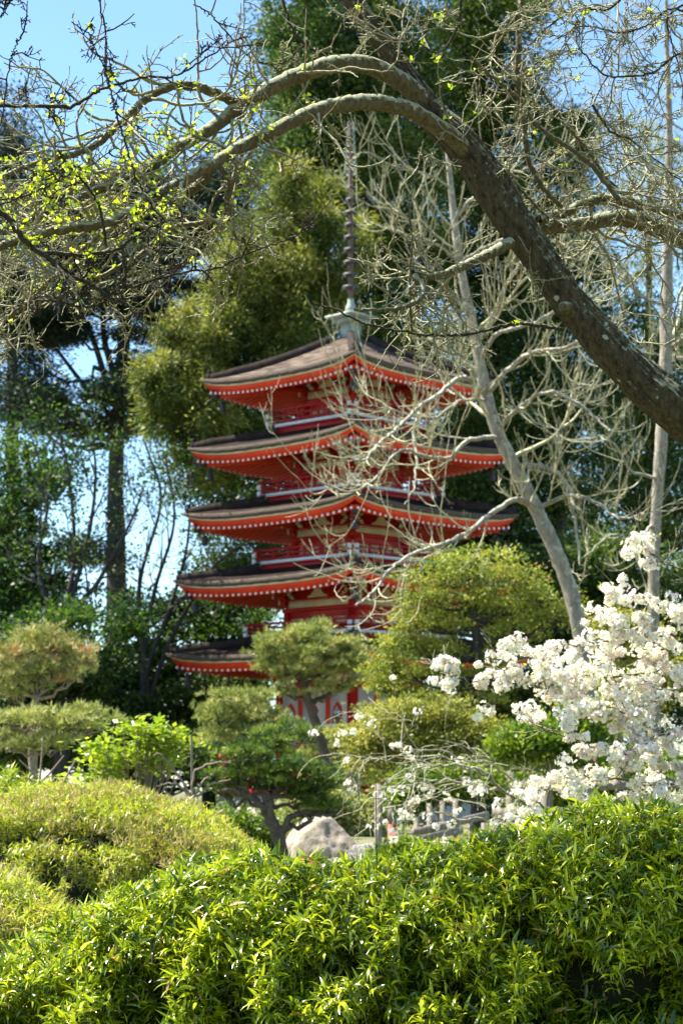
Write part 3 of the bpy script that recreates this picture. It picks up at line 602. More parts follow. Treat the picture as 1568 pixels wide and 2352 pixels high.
# thin spring tree left with airy leaves
def airy(label, base, Y_, mains, leafcl, mat, r0=.1):
    root = empty('spring_tree', label, 'tree', 'airy spring trees left of the pagoda', loc=np.array([at(base[0], base[1], Y_)[0], Y_, 0]))
    b = G(); P0 = np.array([at(base[0], base[1], Y_)[0], Y_, 0.0]); tips = []
    for m_ in mains:
        pts = np.vstack([P0, path(m_, Y_)]); P, r = smooth(pts, np.linspace(r0, .02, len(pts)), 6); b.tube(P, r, 6)
        for i_ in range(10, len(P) - 2, 2):
            d = unit(P[i_ + 1] - P[i_]); grow(b, P[i_], unit(d + rng.standard_normal(3) * .7), rng.uniform(.8, 2.0), r[i_] * .5, 1, dict(seg=.3, wig=.14, up=.5, rmin=.009, nc=4, ang=(25, 60), ls=(.3, .7)), tips)
    keep(b.build('branches', M['palebark' if mat == 'x' else 'conbark']), root)
    ends = np.array([t_[0][-1] for t_ in tips] + [t_[0][len(t_[0]) // 2] for t_ in tips]); f = G()
    ends = ends[rng.random(len(ends)) < leafcl]; clumps(f, ends, np.full(len(ends), .38), 14, .11, .07, .6)
    keep(f.build('young_leaves', M[mat]), root)
airy('airy leafless spring tree with fine forked branches between cypress trunk and pagoda', (380, 1700), 61, [[(330, 1600), (390, 1400), (430, 1250), (440, 1080)], [(330, 1600), (350, 1380), (400, 1200), (380, 1050)], [(350, 1600), (470, 1330), (560, 1250)], [(340, 1580), (320, 1350), (370, 1150), (330, 1010)]], .33, 'deciduous')
airy('airy green spring tree in front of the dark wood at far left', (130, 1750), 58, [[(130, 1500), (90, 1300), (110, 1150), (80, 1020)], [(140, 1500), (200, 1250), (220, 1100), (210, 980)], [(130, 1500), (170, 1300), (160, 1100), (130, 960)], [(150, 1480), (230, 1330), (300, 1200), (330, 1120)]], .8, 'deciduous')

# ------------------------------------------------------------------ mid-ground: bare pale trees
def baretree(label, Y_, trunk, widths, mains, group, prm, twigs=True, auto=0):
    P0 = path(trunk, Y_); base = np.array([P0[0][0], Y_, 0.0]); root = empty('bare_tree', label, 'tree', group, loc=base)
    pts = np.vstack([base, P0]); w_ = np.array([widths[0] * 1.15] + list(widths)) * Y_ / F / 2
    P, r = smooth(pts, w_, 8); t = G(); t.tube(P, r, 12, rough=.05); keep(t.build('trunk', M['bare'], None, True), root)
    b = G(); tw = G(); tips = []
    for m_ in mains:
        Y0 = Y_; pth = path(m_['p'], Y0, m_.get('dy', -1.0)); Q, rr = smooth(pth, np.linspace(m_['w'], m_['w'] * .35, len(pth)) * Y_ / F / 2, 7)
        Q[1:-1] += rng.standard_normal((len(Q) - 2, 3)) * .010
        lb_ = G(); lb_.tube(Q, rr, 7, rough=.08); keep(lb_.build('limb', M['bare'], None, True), root)
        for i_ in range(3, len(Q) - 1):
            if rng.random() < m_.get('dens', .38):
                d = unit(Q[i_ + 1] - Q[i_] if i_ + 1 < len(Q) else Q[i_] - Q[i_ - 1]); ax = unit(np.cross(d, rng.standard_normal(3))); an = R(rng.uniform(30, 75))
                dd = d * math.cos(an) + ax * math.sin(an)
                grow(tw, Q[i_], dd, rng.uniform(.5, 1.7), max(rr[i_] * .45, .010), 2, prm, tips)
    for i_ in range(auto):
        q = int(rng.integers(len(P) // 3, len(P))); s = rng.choice([-1, 1]); dd = np.array([s * rng.uniform(.6, 1), rng.uniform(-.6, .6), rng.uniform(.1, .8)])
        grow(tw, P[q], dd, rng.uniform(1.2, 2.8), max(r[q] * .35, .02), 3, prm, tips)
    keep(tw.build('twigs', M['baretwig']), root)
    # tufts of grey-green lichen
    ls = G(); allp = np.concatenate([t_[0] for t_ in tips]); s = allp[rng.choice(len(allp), min(700, len(allp)), replace=False)]
    clumps(ls, s, np.full(len(s), .05), 7, .05, .010, 1.2, -.8); keep(ls.build('lichen_tufts', M['moss']), root)
BP = dict(seg=.09, wig=.10, up=.9, rmin=.0046, nc=2.2, ang=(25, 65), ls=(.35, .7), ncl=.9)
BGp = 'pale bare trees right of the pagoda'
baretree('pale leafless tree with grey-white leaning trunk whose curving branches cross the pagoda', 36,
  [(1345, 1560), (1325, 1420), (1285, 1290), (1235, 1180), (1185, 1080), (1139, 985), (1117, 910), (1095, 799), (1078, 717), (1056, 606), (1040, 480), (1030, 375), (1020, 250)],
  [40, 37, 35, 33, 32, 30, 29, 26, 23, 21, 17, 13, 8],
  [dict(p=[(1117, 910), (1075, 870), (1047, 873), (1002, 909), (963, 934), (912, 985), (873, 1013), (845, 1052), (811, 1058)], w=13, dy=-4),
   dict(p=[(963, 940), (951, 1001), (957, 1063), (951, 1119), (929, 1158)], w=9, dy=-1),
   dict(p=[(1240, 1185), (1193, 1147), (1125, 1181), (1080, 1220), (1019, 1248), (940, 1276), (890, 1315), (856, 1360), (817, 1391)], w=14, dy=-3),
   dict(p=[(1150, 1005), (1080, 1010), (1030, 1050), (980, 1050), (920, 1035), (860, 1100), (800, 1130), (730, 1105)], w=11, dy=-3),
   dict(p=[(1120, 920), (1060, 920), (990, 960), (900, 940), (840, 930)], w=8, dy=-2),
   dict(p=[(1180, 1075), (1240, 1070), (1300, 1110), (1320, 1200), (1330, 1300)], w=14, dy=-1),
   dict(p=[(1117, 905), (1165, 850), (1220, 810), (1290, 800), (1350, 770)], w=14, dy=-2),
   dict(p=[(1090, 790), (1130, 740), (1160, 660), (1200, 600), (1250, 560)], w=14, dy=-1),
   dict(p=[(1140, 985), (1200, 930), (1260, 900), (1330, 930), (1400, 990)], w=13, dy=-2),
   dict(p=[(1230, 1170), (1300, 1140), (1360, 1150), (1420, 1190), (1480, 1180)], w=12, dy=-2),
   dict(p=[(1100, 830), (1140, 770), (1230, 740), (1300, 700), (1380, 690)], w=12, dy=-2),
   dict(p=[(1078, 717), (1030, 670), (980, 600), (950, 520), (900, 470)], w=10, dy=-1),
   dict(p=[(1056, 606), (1000, 560), (930, 540), (870, 520)], w=8, dy=-1, dens=.2),
   dict(p=[(1035, 430), (980, 400), (900, 380), (840, 350), (790, 380)], w=6, dy=-1, dens=.16),
   dict(p=[(1045, 500), (1100, 440), (1160, 400), (1240, 380), (1310, 330)], w=9, dy=-1),
   dict(p=[(1056, 606), (1110, 570), (1190, 540), (1290, 560), (1350, 590)], w=9, dy=-1)], BGp, BP, auto=7)
baretree('slim pale bare tree standing upright near the right edge', 38,
  [(1500, 1560), (1500, 1300), (1508, 1150), (1525, 900), (1530, 700), (1532, 500), (1535, 300), (1530, 100), (1528, -60)],
  [28, 26, 26, 32, 28, 22, 17, 12, 6],
  [dict(p=[(1525, 880), (1460, 840), (1410, 790), (1370, 780)], w=10), dict(p=[(1530, 700), (1470, 680), (1420, 620), (1380, 580)], w=9), dict(p=[(1532, 500), (1470, 430), (1400, 400), (1350, 330)], w=7),
   dict(p=[(1533, 420), (1600, 350), (1640, 300)], w=7), dict(p=[(1510, 1100), (1450, 1080), (1400, 1010), (1350, 1000)], w=9), dict(p=[(1530, 240), (1480, 200), (1430, 190)], w=5), dict(p=[(1505, 1200), (1450, 1240), (1400, 1230), (1340, 1280)], w=8),
   dict(p=[(1528, 800), (1590, 760), (1640, 700)], w=8)], BGp, BP, auto=6)
baretree('bare grey tree tangle crossing the sky in the upper right', 41,
  [(1700, 1560), (1680, 1000), (1650, 600), (1600, 300), (1560, 80)], [40, 34, 26, 16, 6],
  [dict(p=[(1650, 620), (1560, 560), (1480, 540), (1400, 470), (1340, 450)], w=9), dict(p=[(1640, 500), (1540, 420), (1440, 330), (1390, 240), (1370, 150)], w=8), dict(p=[(1610, 330), (1500, 250), (1430, 150), (1380, 60)], w=6), dict(p=[(1680, 900), (1600, 830), (1500, 810), (1430, 740)], w=9)], BGp, BP, auto=4)

# ------------------------------------------------------------------ pruned garden trees
def padtree(name, label, Y_, trunk, widths, pads, mat, kind='needle', bark='pinebark', L=.10, per=26, nt_=16, group=None, W=.007, side=None, basez=0):
    P0 = path(trunk, Y_); base = np.array([P0[0][0], Y_, basez]); root = empty(name, label, 'tree', group, loc=base)
    pts = np.vstack([base, P0]); P, r = smooth(pts, np.array([widths[0] * 1.2] + list(widths)) * Y_ / F / 2, 6)
    t = G(); t.tube(P, r, 10, rough=.06)
    f = G()
    for pd in pads:
        u, v, ru, rv = pd[:4]; wg = pd[4] if len(pd) > 4 else 1; dy = pd[5] if len(pd) > 5 else 0
        c = at(u, v, Y_ + dy); s = Y_ / F; rr = np.array([ru * s, ru * s * .9, rv * s])
        n = max(3, int(per * wg)); d = rdir(n); d[:, 2] = d[:, 2] * .9 + .25; q = rng.random(n) ** .4 * rng.choice([1, 1, 1, 1.25], n)
        cc = c + unit(d) * rr * q[:, None] * np.array([1.05, 1.05, 1.3])
        # bough to the pad with side shoots
        i_ = int(np.argmin(np.linalg.norm(P - (c - np.array([0, 0, rr[2] * 1.2])), axis=1))); a0 = P[i_]; tgt = c - np.array([0, 0, rr[2] * .5])
        tt = np.linspace(0, 1, 7)[:, None]; B = a0 * (1 - tt) + tgt * tt; Lb = np.linalg.norm(tgt - a0); B[1:-1] += rng.standard_normal((5, 3)) * Lb * .06; B[:, 2] -= np.sin(tt[:, 0] * np.pi) * Lb * .10
        t.tube(B, np.linspace(min(r[i_] * .7, .05 + Lb * .02), .012, 7), 6)
        for tg in cc[rng.choice(n, min(n, 9), replace=False)]:
            S_ = B[int(rng.integers(3, 7))]; Q = S_ * (1 - tt) + tg * tt; Q[1:-1] += rng.standard_normal((5, 3)) * .02; t.tube(Q, np.linspace(.011, .004, 7), 4)
        if kind == 'needle': tufts(f, cc, np.full(n, .15 * math.sqrt(Y_ / 30)) * rng.uniform(.6, 1.3, n), nt_, L, W=W * 1.5)
        else: clumps(f, cc, rng.uniform(.12, .26, n), nt_, L, W, .4, .15)
    keep(t.build('trunk', M[bark], None, True), root); keep(f.build('foliage' if kind != 'needle' else 'needle_pads', M[mat]), root); return root
NG = 'cloud-pruned pines before the pagoda'
padtree('pine_tree', 'cloud-pruned grey-green pine with bare leaning trunk standing right before the lowest pagoda roof', 44,
  [(822, 1940), (800, 1860), (765, 1780), (744, 1721), (725, 1660), (708, 1610), (693, 1550)], [26, 26, 24, 22, 22, 20, 16],
  [(715, 1455, 55, 22, .8), (650, 1480, 60, 26, 1.1), (720, 1490, 80, 28, 1.5), (800, 1500, 45, 26, .8), (620, 1520, 42, 22, .7), (740, 1530, 80, 26, 1.3), (680, 1545, 60, 22, .9), (800, 1550, 45, 28, .8), (660, 1590, 35, 16, .4, 0), (755, 1590, 40, 14, .4)], 'pine', group=NG, L=.13, per=26, nt_=13, W=.011)
padtree('pine_tree', 'pale green pine with slender twin trunk right of the leaning pine', 46,
  [(848, 1945), (830, 1860), (800, 1760), (786, 1690), (770, 1640)], [20, 20, 17, 14, 12],
  [(770, 1700, 50, 24, .9), (730, 1740, 45, 24, .8), (810, 1760, 50, 28, .8), (700, 1690, 30, 16, .4), (740, 1790, 40, 26, .7), (790, 1810, 45, 26, .8)], 'pine', group=NG, L=.13, per=24, nt_=12, W=.011)
padtree('pine_tree', 'broad-topped mid-green pine with flat rounded crown left of the pagoda base', 38,
  [(560, 1900), (560, 1800), (560, 1720), (560, 1650)], [16, 16, 14, 10],
  [(545, 1615, 85, 20, 1.4), (500, 1650, 60, 18, .9), (600, 1650, 55, 20, .9), (530, 1690, 60, 18, .9), (480, 1700, 35, 14, .4), (610, 1695, 50, 22, .9)], 'pine', group=NG, L=.11, per=26, nt_=13, W=.010)
padtree('pine_tree', 'dark green cloud-pruned pine with black forked trunk in front of the boulder', 25,
  [(652, 2010), (648, 1960), (635, 1910), (620, 1870), (622, 1830)], [34, 30, 28, 22, 14],
  [(560, 1740, 70, 18, 1.0, 0), (620, 1720, 60, 20, .9, .3), (660, 1760, 50, 14, .7), (700, 1775, 55, 17, .9), (525, 1790, 40, 22, .7, .1), (640, 1805, 55, 20, 1.0), (700, 1830, 60, 18, 1.0, .2), (745, 1855, 42, 14, .6, 0), (590, 1780, 40, 16, .5), (750, 1800, 35, 18, .5, .3), (515, 1820, 35, 12, .35, .2), (620, 1700, 40, 16, .5, .4), (660, 1690, 40, 22, .6, .6)], 'pinedark', group=NG, L=.075, per=24, nt_=15, W=.006)
dk = bpy.data.objects['pine_tree.003'] if 'pine_tree.003' in bpy.data.objects else None
t = G()
for pp, r0 in (([(648, 1950), (625, 1900), (600, 1850), (570, 1825), (530, 1815), (500, 1820)], .055), ([(640, 1930), (665, 1880), (700, 1868), (750, 1872), (790, 1865)], .045), ([(618, 1880), (612, 1840), (600, 1800)], .04)):
    P, r = smooth(path(pp, 25), np.linspace(r0, r0 * .4, len(pp)), 6); P[1:-1] += rng.standard_normal((len(P) - 2, 3)) * .008; t.tube(P, r, 9, rough=.08)
o_ = [o for o in C.objects if o.get('label', '').startswith('dark green cloud-pruned')][0]; keep(t.build('fork', M['pinebark'], None, True), o_)
padtree('pine_tree', 'pale yellowish pine with rounded top and reddish candles at the left edge', 24,
  [(85, 1850), (78, 1780), (75, 1700), (78, 1640), (85, 1600)], [24, 20, 18, 18, 14],
  [(100, 1475, 60, 22, .9), (60, 1510, 70, 24, 1.2), (140, 1510, 70, 24, 1.2), (30, 1550, 70, 26, 1.2), (110, 1555, 80, 26, 1.4), (180, 1540, 40, 30, .7), (30, 1590, 40, 14, .5),
   ], 'pinepale', group=NG, L=.085, per=26, nt_=13, bark='palebark', W=.006)
padtree('pine_tree', 'low grey-green pine tier spreading under the pale rounded pine', 22,
  [(60, 1850), (75, 1780), (85, 1720)], [16, 14, 10],
  [(40, 1665, 70, 20, 1.1), (130, 1660, 70, 20, 1.1), (200, 1660, 55, 22, .9), (20, 1710, 60, 18, .8), (110, 1715, 70, 18, .9)], 'pine', group=NG, L=.08, per=22, nt_=12, bark='palebark', W=.006)

# hinoki with layered sprays
padtree('hinoki_tree', 'large layered olive-green hinoki cypress with visible trunk right of the pagoda', 40,
  [(1095, 1850), (1095, 1700), (1095, 1600), (1095, 1500), (1090, 1420), (1075, 1330)], [30, 26, 24, 22, 18, 10],
  [(1080, 1290, 110, 26, 1.5), (1010, 1330, 90, 22, 1.1), (1150, 1330, 100, 24, 1.3), (1230, 1370, 80, 24, 1.0), (980, 1375, 80, 22, 1.0), (1070, 1370, 90, 24, 1.0), (1160, 1400, 90, 22, 1.0), (960, 1430, 80, 22, 1.0), (1040, 1440, 70, 20, .7), (1200, 1440, 90, 22, 1.0), (1290, 1420, 50, 22, .5),
   (930, 1480, 70, 22, .9), (1010, 1495, 70, 20, .8), (1170, 1490, 80, 20, .8), (900, 1530, 55, 24, .8), (980, 1550, 80, 22, .9), (1150, 1540, 60, 18, .5), (900, 1590, 60, 24, .8), (1000, 1600, 70, 22, .8), (870, 1570, 45, 22, .6), (950, 1630, 70, 22, .8), (1060, 1560, 60, 22, .6), (1110, 1610, 70, 22, .6), (850, 1640, 40, 20, .5)],
  'hinoki', 'spray', L=.09, W=.036, per=34, nt_=32, group='layered conifers right of the pagoda', bark='conbark')
padtree('yew_shrub', 'broad yellow-green spreading yew with rounded top below the hinoki', 33,
  [(980, 1880), (980, 1800), (985, 1740)], [20, 18, 12],
  [(940, 1650, 100, 24, 1.6), (1030, 1660, 90, 24, 1.4), (860, 1690, 80, 24, 1.2), (960, 1700, 110, 24, 1.6), (1080, 1700, 80, 24, 1.2), (850, 1740, 60, 20, .8), (1130, 1730, 60, 20, .7), (1010, 1745, 100, 20, 1.2), (900, 1640, 60, 20, .8), (980, 1620, 90, 20, 1), (820, 1700, 40, 22, .6), (900, 1770, 80, 22, 1), (1080, 1660, 60, 22, .7), (1150, 1690, 50, 20, .5)],
  'yellowshrub', 'spray', L=.06, W=.030, per=42, nt_=40, group='layered conifers right of the pagoda', bark='palebark')
def shrub(name, label, Y_, lb, mat, per=70, nleaf=40, cr_=.22, L=.09, W=.05, group=None, flat=.6):
    c0 = at(lb[0][0], lb[0][1], Y_); base = np.array([c0[0], Y_, 0]); root = empty(name, label, 'shrub', group, loc=base)
    c = inlobes([lobe(q[0], q[1], q[2], q[3], Y_, None, q[4] if len(q) > 4 else 1) for q in lb], per, .45)
    t = G(); T = np.array([base, base + [0, 0, c0[2] * .5], base + [0, 0, c0[2]]]); P, r = smooth(T, [.06, .05, .02], 6); t.tube(P, r, 7)
    limbs_to(t, P, c[rng.choice(len(c), min(60, len(c)), replace=False)], .018); keep(t.build('stems', M['palebark'], None, True), root)
    f = G(); clumps(f, c, np.full(len(c), cr_), nleaf, L, W, flat, .3); keep(f.build('leaves', M[mat]), root); return root
shrub('shrub', 'green rounded shrub between the yellow yew and the cherry blossom', 30, [(1260, 1700, 80, 50), (1180, 1720, 50, 40, .6), (1330, 1700, 60, 60)], 'greenshrub', group='shrubs at the garden edge')
shrub('shrub', 'golden shrub behind the top of the cherry blossom', 42, [(1420, 1440, 60, 30), (1480, 1480, 50, 50), (1400, 1620, 120, 70), (1500, 1560, 100, 60)], 'yellowshrub', cr_=.3, group='shrubs at the garden edge')
shrub('shrub', 'dark green shrub in front of the wooden fence', 32, [(1010, 1800, 90, 40), (930, 1830, 60, 50, .7), (1100, 1800, 70, 30, .7)], 'greenshrub', group='shrubs at the garden edge')
shrub('shrub', 'grey-green shrub beside the twin pine trunks behind the rocks', 40, [(870, 1880, 40, 70, .7), (800, 1880, 70, 60, 1), (740, 1850, 80, 50, .9), (680, 1870, 60, 40, .5)], 'pine', group='shrubs at the garden edge')
shrub('shrub', 'dense dark shrubs behind fence under the cherry blossom', 46, [(1250, 1780, 160, 60, 1.5), (1450, 1780, 150, 70, 1.5), (1350, 1860, 200, 60, 1.5)], 'greenshrub', cr_=.3, L=.12, W=.06, group='shrubs at the garden edge')
shrub('shrub', 'low green shrub at the foot of the red-painted post', 22.5, [(925, 1975, 45, 40, .8), (880, 1990, 40, 36, .6)], 'greenshrub', cr_=.14, L=.06, W=.03, group='shrubs at the garden edge')
shrub('shrub', 'low olive shrub under the slatted fence', 24, [(1060, 1975, 70, 42, 1), (1140, 1960, 60, 46, .8)], 'yellowshrub', cr_=.15, L=.06, W=.03, group='shrubs at the garden edge')
shrub('shrub', 'low dark green shrub left of the large boulder', 29, [(600, 1935, 60, 60, 1), (540, 1900, 60, 50, .8)], 'greenshrub', cr_=.18, L=.07, W=.03, group='shrubs at the garden edge')
# small bright shrub with loose leaves
def leafy(label, Y_, base, lb):
    root = empty('leafy_shrub', label, 'shrub', loc=np.array([at(base[0], 1816, Y_)[0], Y_, 0])); b = G(); f = G(); p0 = np.array(root.location)
    for (u, v, ru, rv, n_) in lb:
        c = at(u, v, Y_); s = Y_ / F
        for _ in range(n_):
            d = rdir(1)[0]; tg = c + d * np.array([ru * s, ru * s, rv * s]) * rng.random() ** .4
            tt = np.linspace(0, 1, 8)[:, None]; Q = p0 * (1 - tt) + tg * tt; Q[:, :2] = p0[:2] + (tg[:2] - p0[:2]) * (tt ** 1.7); Q[1:-1] += rng.standard_normal((6, 3)) * .03
            b.tube(Q, np.linspace(.011, .003, 8), 4)
            m = 34; P = tg + rng.standard_normal((m, 3)) * np.array([.09, .09, .03]); D = rng.standard_normal((m, 3)) * np.array([1, 1, .25]) + [0, 0, .15]
            leaves(f, P, D, .055 + .03 * rng.random(m), .032 + .012 * rng.random(m), .3 + .6 * rng.random(m), unit(rng.standard_normal((m, 3)) * .5 + [0, 0, 1]))
    keep(b.build('stems', M['palebark']), root); keep(f.build('leaves', M['smallleaf']), root)
leafy('small bright green leafy shrub with airy shoots behind the left hedge mound', 19, (300, 1850), [(330, 1680, 90, 24, 16), (300, 1720, 110, 24, 16), (270, 1760, 90, 24, 12), (230, 1790, 70, 20, 8), (400, 1700, 50, 26, 6), (360, 1750, 60, 26, 8)])
# thin stake and bare side twigs next to it
t = G(); P = path([(441, 1870), (441, 1780), (440, 1690)], 18.5); t.tube(P, [.011, .010, .009], 7, cap=True); st = t.build('stake', M['grey_wood'])
tag(st, 'thin upright wooden stake beside the bright leafy shrub', 'stake')
root = empty('bare_shrub', 'small bare pinkish twiggy shrub poking above the hedge at left', 'shrub', loc=np.array([at(100, 1816, 17)[0], 17, 0])); t = G()
for pp in ([(95, 1860), (92, 1800), (70, 1770), (45, 1745)], [(92, 1800), (120, 1770), (148, 1735)], [(140, 1830), (150, 1790), (175, 1745)], [(92, 1790), (95, 1760), (100, 1690)], [(92, 1800), (60, 1785)], [(110, 1785), (130, 1782)]):
    P, r = smooth(path(pp, 17), np.linspace(.011, .005, len(pp)), 5); t.tube(P, r, 5)
P = np.array([list(root.location), list(at(95, 1860, 17))]); t.tube(P, .014, 5)
keep(t.build('twigs', M['palebark'], None, True), root)
root = empty('bare_shrub', 'low leafless spreading shrub with horizontal twigs beside the wooden stake', 'shrub', loc=np.array([at(420, 1816, 18)[0], 18, 0])); t = G()
for pp in ([(445, 1830), (400, 1800), (360, 1805)], [(440, 1830), (380, 1740), (350, 1735)], [(440, 1830), (450, 1770), (500, 1750), (530, 1752)], [(445, 1830), (470, 1790), (500, 1770)], [(440, 1830), (400, 1790), (420, 1775)], [(450, 1830), (490, 1800), (530, 1790)]):
    P, r = smooth(path(pp, 18), np.linspace(.012, .004, len(pp)), 6); P[1:-1] += rng.standard_normal((len(P) - 2, 3)) * .006; t.tube(P, r, 5)
P = np.array([list(root.location), list(at(445, 1830, 18))]); t.tube(P, .014, 5)
keep(t.build('twigs', M['palebark'], None, True), root)

# ------------------------------------------------------------------ rocks, fence, posts
def rock(label, u, v, ru, rv, Y_, mat, seed, cut=.8, dep=1.0, tilt=0):
    import bmesh
    bm = bmesh.new(); bmesh.ops.create_icosphere(bm, subdivisions=5, radius=1)
    c = at(u, v, Y_); s = Y_ / F; rnd = random.Random(seed)
    planes = [(Vector((rnd.uniform(-1, 1), rnd.uniform(-1, .6), rnd.uniform(-.4, 1))).normalized(), rnd.uniform(cut - .1, cut + .1)) for _ in range(9)]
    for q in bm.verts:
        p = q.co.copy()
        for n_, d_ in planes:
            k = p.dot(n_) - d_
            if k > 0: p -= n_ * k
        p += p.normalized() * (MN.fractal(p * 1.8 + Vector((seed, 0, 0)), 1.0, 2.0, 5) * .07 + MN.fractal(p * 7 + Vector((seed, 0, 0)), 1, 2, 4) * .02)
        q.co = p
    me = bpy.data.meshes.new('boulder'); bm.to_mesh(me); bm.free(); me.materials.append(M[mat])
    for p in me.polygons: p.use_smooth = True
    o = bpy.data.objects.new('boulder', me); C.objects.link(o); o.location = c; o.scale = (ru * s, ru * s * dep, rv * s); o.rotation_euler = (0, tilt, 0)
    return tag(o, label, 'boulder', 'garden rocks')
rock('large pale cream boulder with flat brown shaded side behind the dark pine trunk', 738, 1968, 88, 92, 27, 'stone', 5, .92)
rock('knobbly grey rock at the right foot of the large boulder', 838, 1985, 48, 52, 24, 'stone2', 11, .9)
rock('low brown rock between large boulder and hedge', 785, 2020, 62, 50, 21, 'stone2', 23, .85)
rock('smooth bluish-white rock below the wooden fence', 968, 2020, 58, 54, 22, 'stone3', 31, .85)
# pink flowers
root = empty('azalea', 'tiny pink flowering azalea at the foot of the boulder', 'shrub', loc=np.array([at(705, 1816, 22)[0], 22, 0])); f = G(); fg = G(); t = G()
c = at(705, 1985, 22); cc = c + rng.standard_normal((30, 3)) * np.array([.032, .03, .018]); clumps(f, cc, np.full(30, .055), 16, .034, .026, .9, .2); clumps(fg, cc - [0, 0, .04], np.full(30, .06), 10, .03, .014)
for q in cc[:8]: t.tube(np.array([list(root.location), (np.array(root.location) * .4 + q * .6), q]), .005, 4)
keep(f.build('flowers', M['pinkflower']), root); keep(fg.build('leaves', M['greenshrub']), root); keep(t.build('stems', M['palebark']), root)
# fences
def plank(gg, p0, p1, w_, d_):
    p0 = np.array(p0); p1 = np.array(p1); T = unit(p1 - p0); up = np.array([0, 0, 1.]) if abs(T[2]) < .7 else np.array([1., 0, 0])
    S = unit(np.cross(T, up)); U = np.cross(S, T)
    if abs(T[2]) >= .7: S, U = np.array([0, 1., 0]), np.array([1., 0, 0])
    V = [p + S * a_ * d_ / 2 + U * b_ * w_ / 2 for p in (p0, p1) for a_, b_ in ((-1, -1), (1, -1), (1, 1), (-1, 1))]; gg.hexa(np.array(V))
def fence(label, Y0, posts, rails, pw=.10, rw=.12, dY=0):
    u0, u1 = posts[0][0], posts[-1][0]
    Yf = lambda u: Y0 + dY * (u - u0) / max(1, (u1 - u0))
    b0 = at(u0, 1816, Y0); root = empty('wooden_fence', label, 'fence', 'weathered wooden fences', loc=np.array([b0[0], Y0, 0]))
    for (u, vt) in posts:
        p = at(u, vt, Yf(u)); q = G(); plank(q, (p[0], p[1], 0), p, pw, pw); keep(q.build('post', M['grey_wood']), root)
    for (ua, va, ub, vb) in rails:
        pa, pb = at(ua, va, Yf(ua) - pw * .55 - .03), at(ub, vb, Yf(ub) - pw * .55 - .03); q = G(); plank(q, pa, pb, rw, .05); keep(q.build('rail', M['grey_wood']), root)
fence('short weathered slatted fence with sloping rails left of the green hedge crest', 27, [(955, 1880), (985, 1845), (1015, 1840), (1045, 1835), (1080, 1880), (1110, 1890)], [(948, 1912, 1120, 1872), (948, 1930, 1060, 1905)], .06, .09, dY=.6)
fence('long grey wooden fence with heavy rails behind the cherry tree', 36, [(1170, 1770), (1250, 1780), (1330, 1790), (1420, 1790), (1500, 1795), (1590, 1795)], [(1130, 1808, 1640, 1798), (1130, 1868, 1640, 1868)], .12, .17, dY=0)
q = G(); p = at(868, 1800, 26); plank(q, (p[0], p[1], 0), p, .085, .085); tag(q.build('wooden_post', M['grey_wood']), 'tall square grey wooden post left of the slatted fence', 'post', 'posts by the fence')
root = empty('wooden_post', 'shorter wooden post painted red on its lower half', 'post', 'posts by the fence', loc=at(897, 1816, 26.5) * np.array([1, 1, 0]))
p = at(897, 1850, 26.5); pm = at(897, 1893, 26.5); q = G(); plank(q, pm, p, .07, .07); keep(q.build('bare_top', M['grey_wood']), root)
q = G(); plank(q, (pm[0], pm[1], 0), pm, .072, .072); q.box(pm[0] + .037, pm[0] + .07, pm[1] - .02, pm[1] + .03, 0, pm[2]); keep(q.build('painted_shaft', M['orange']), root)

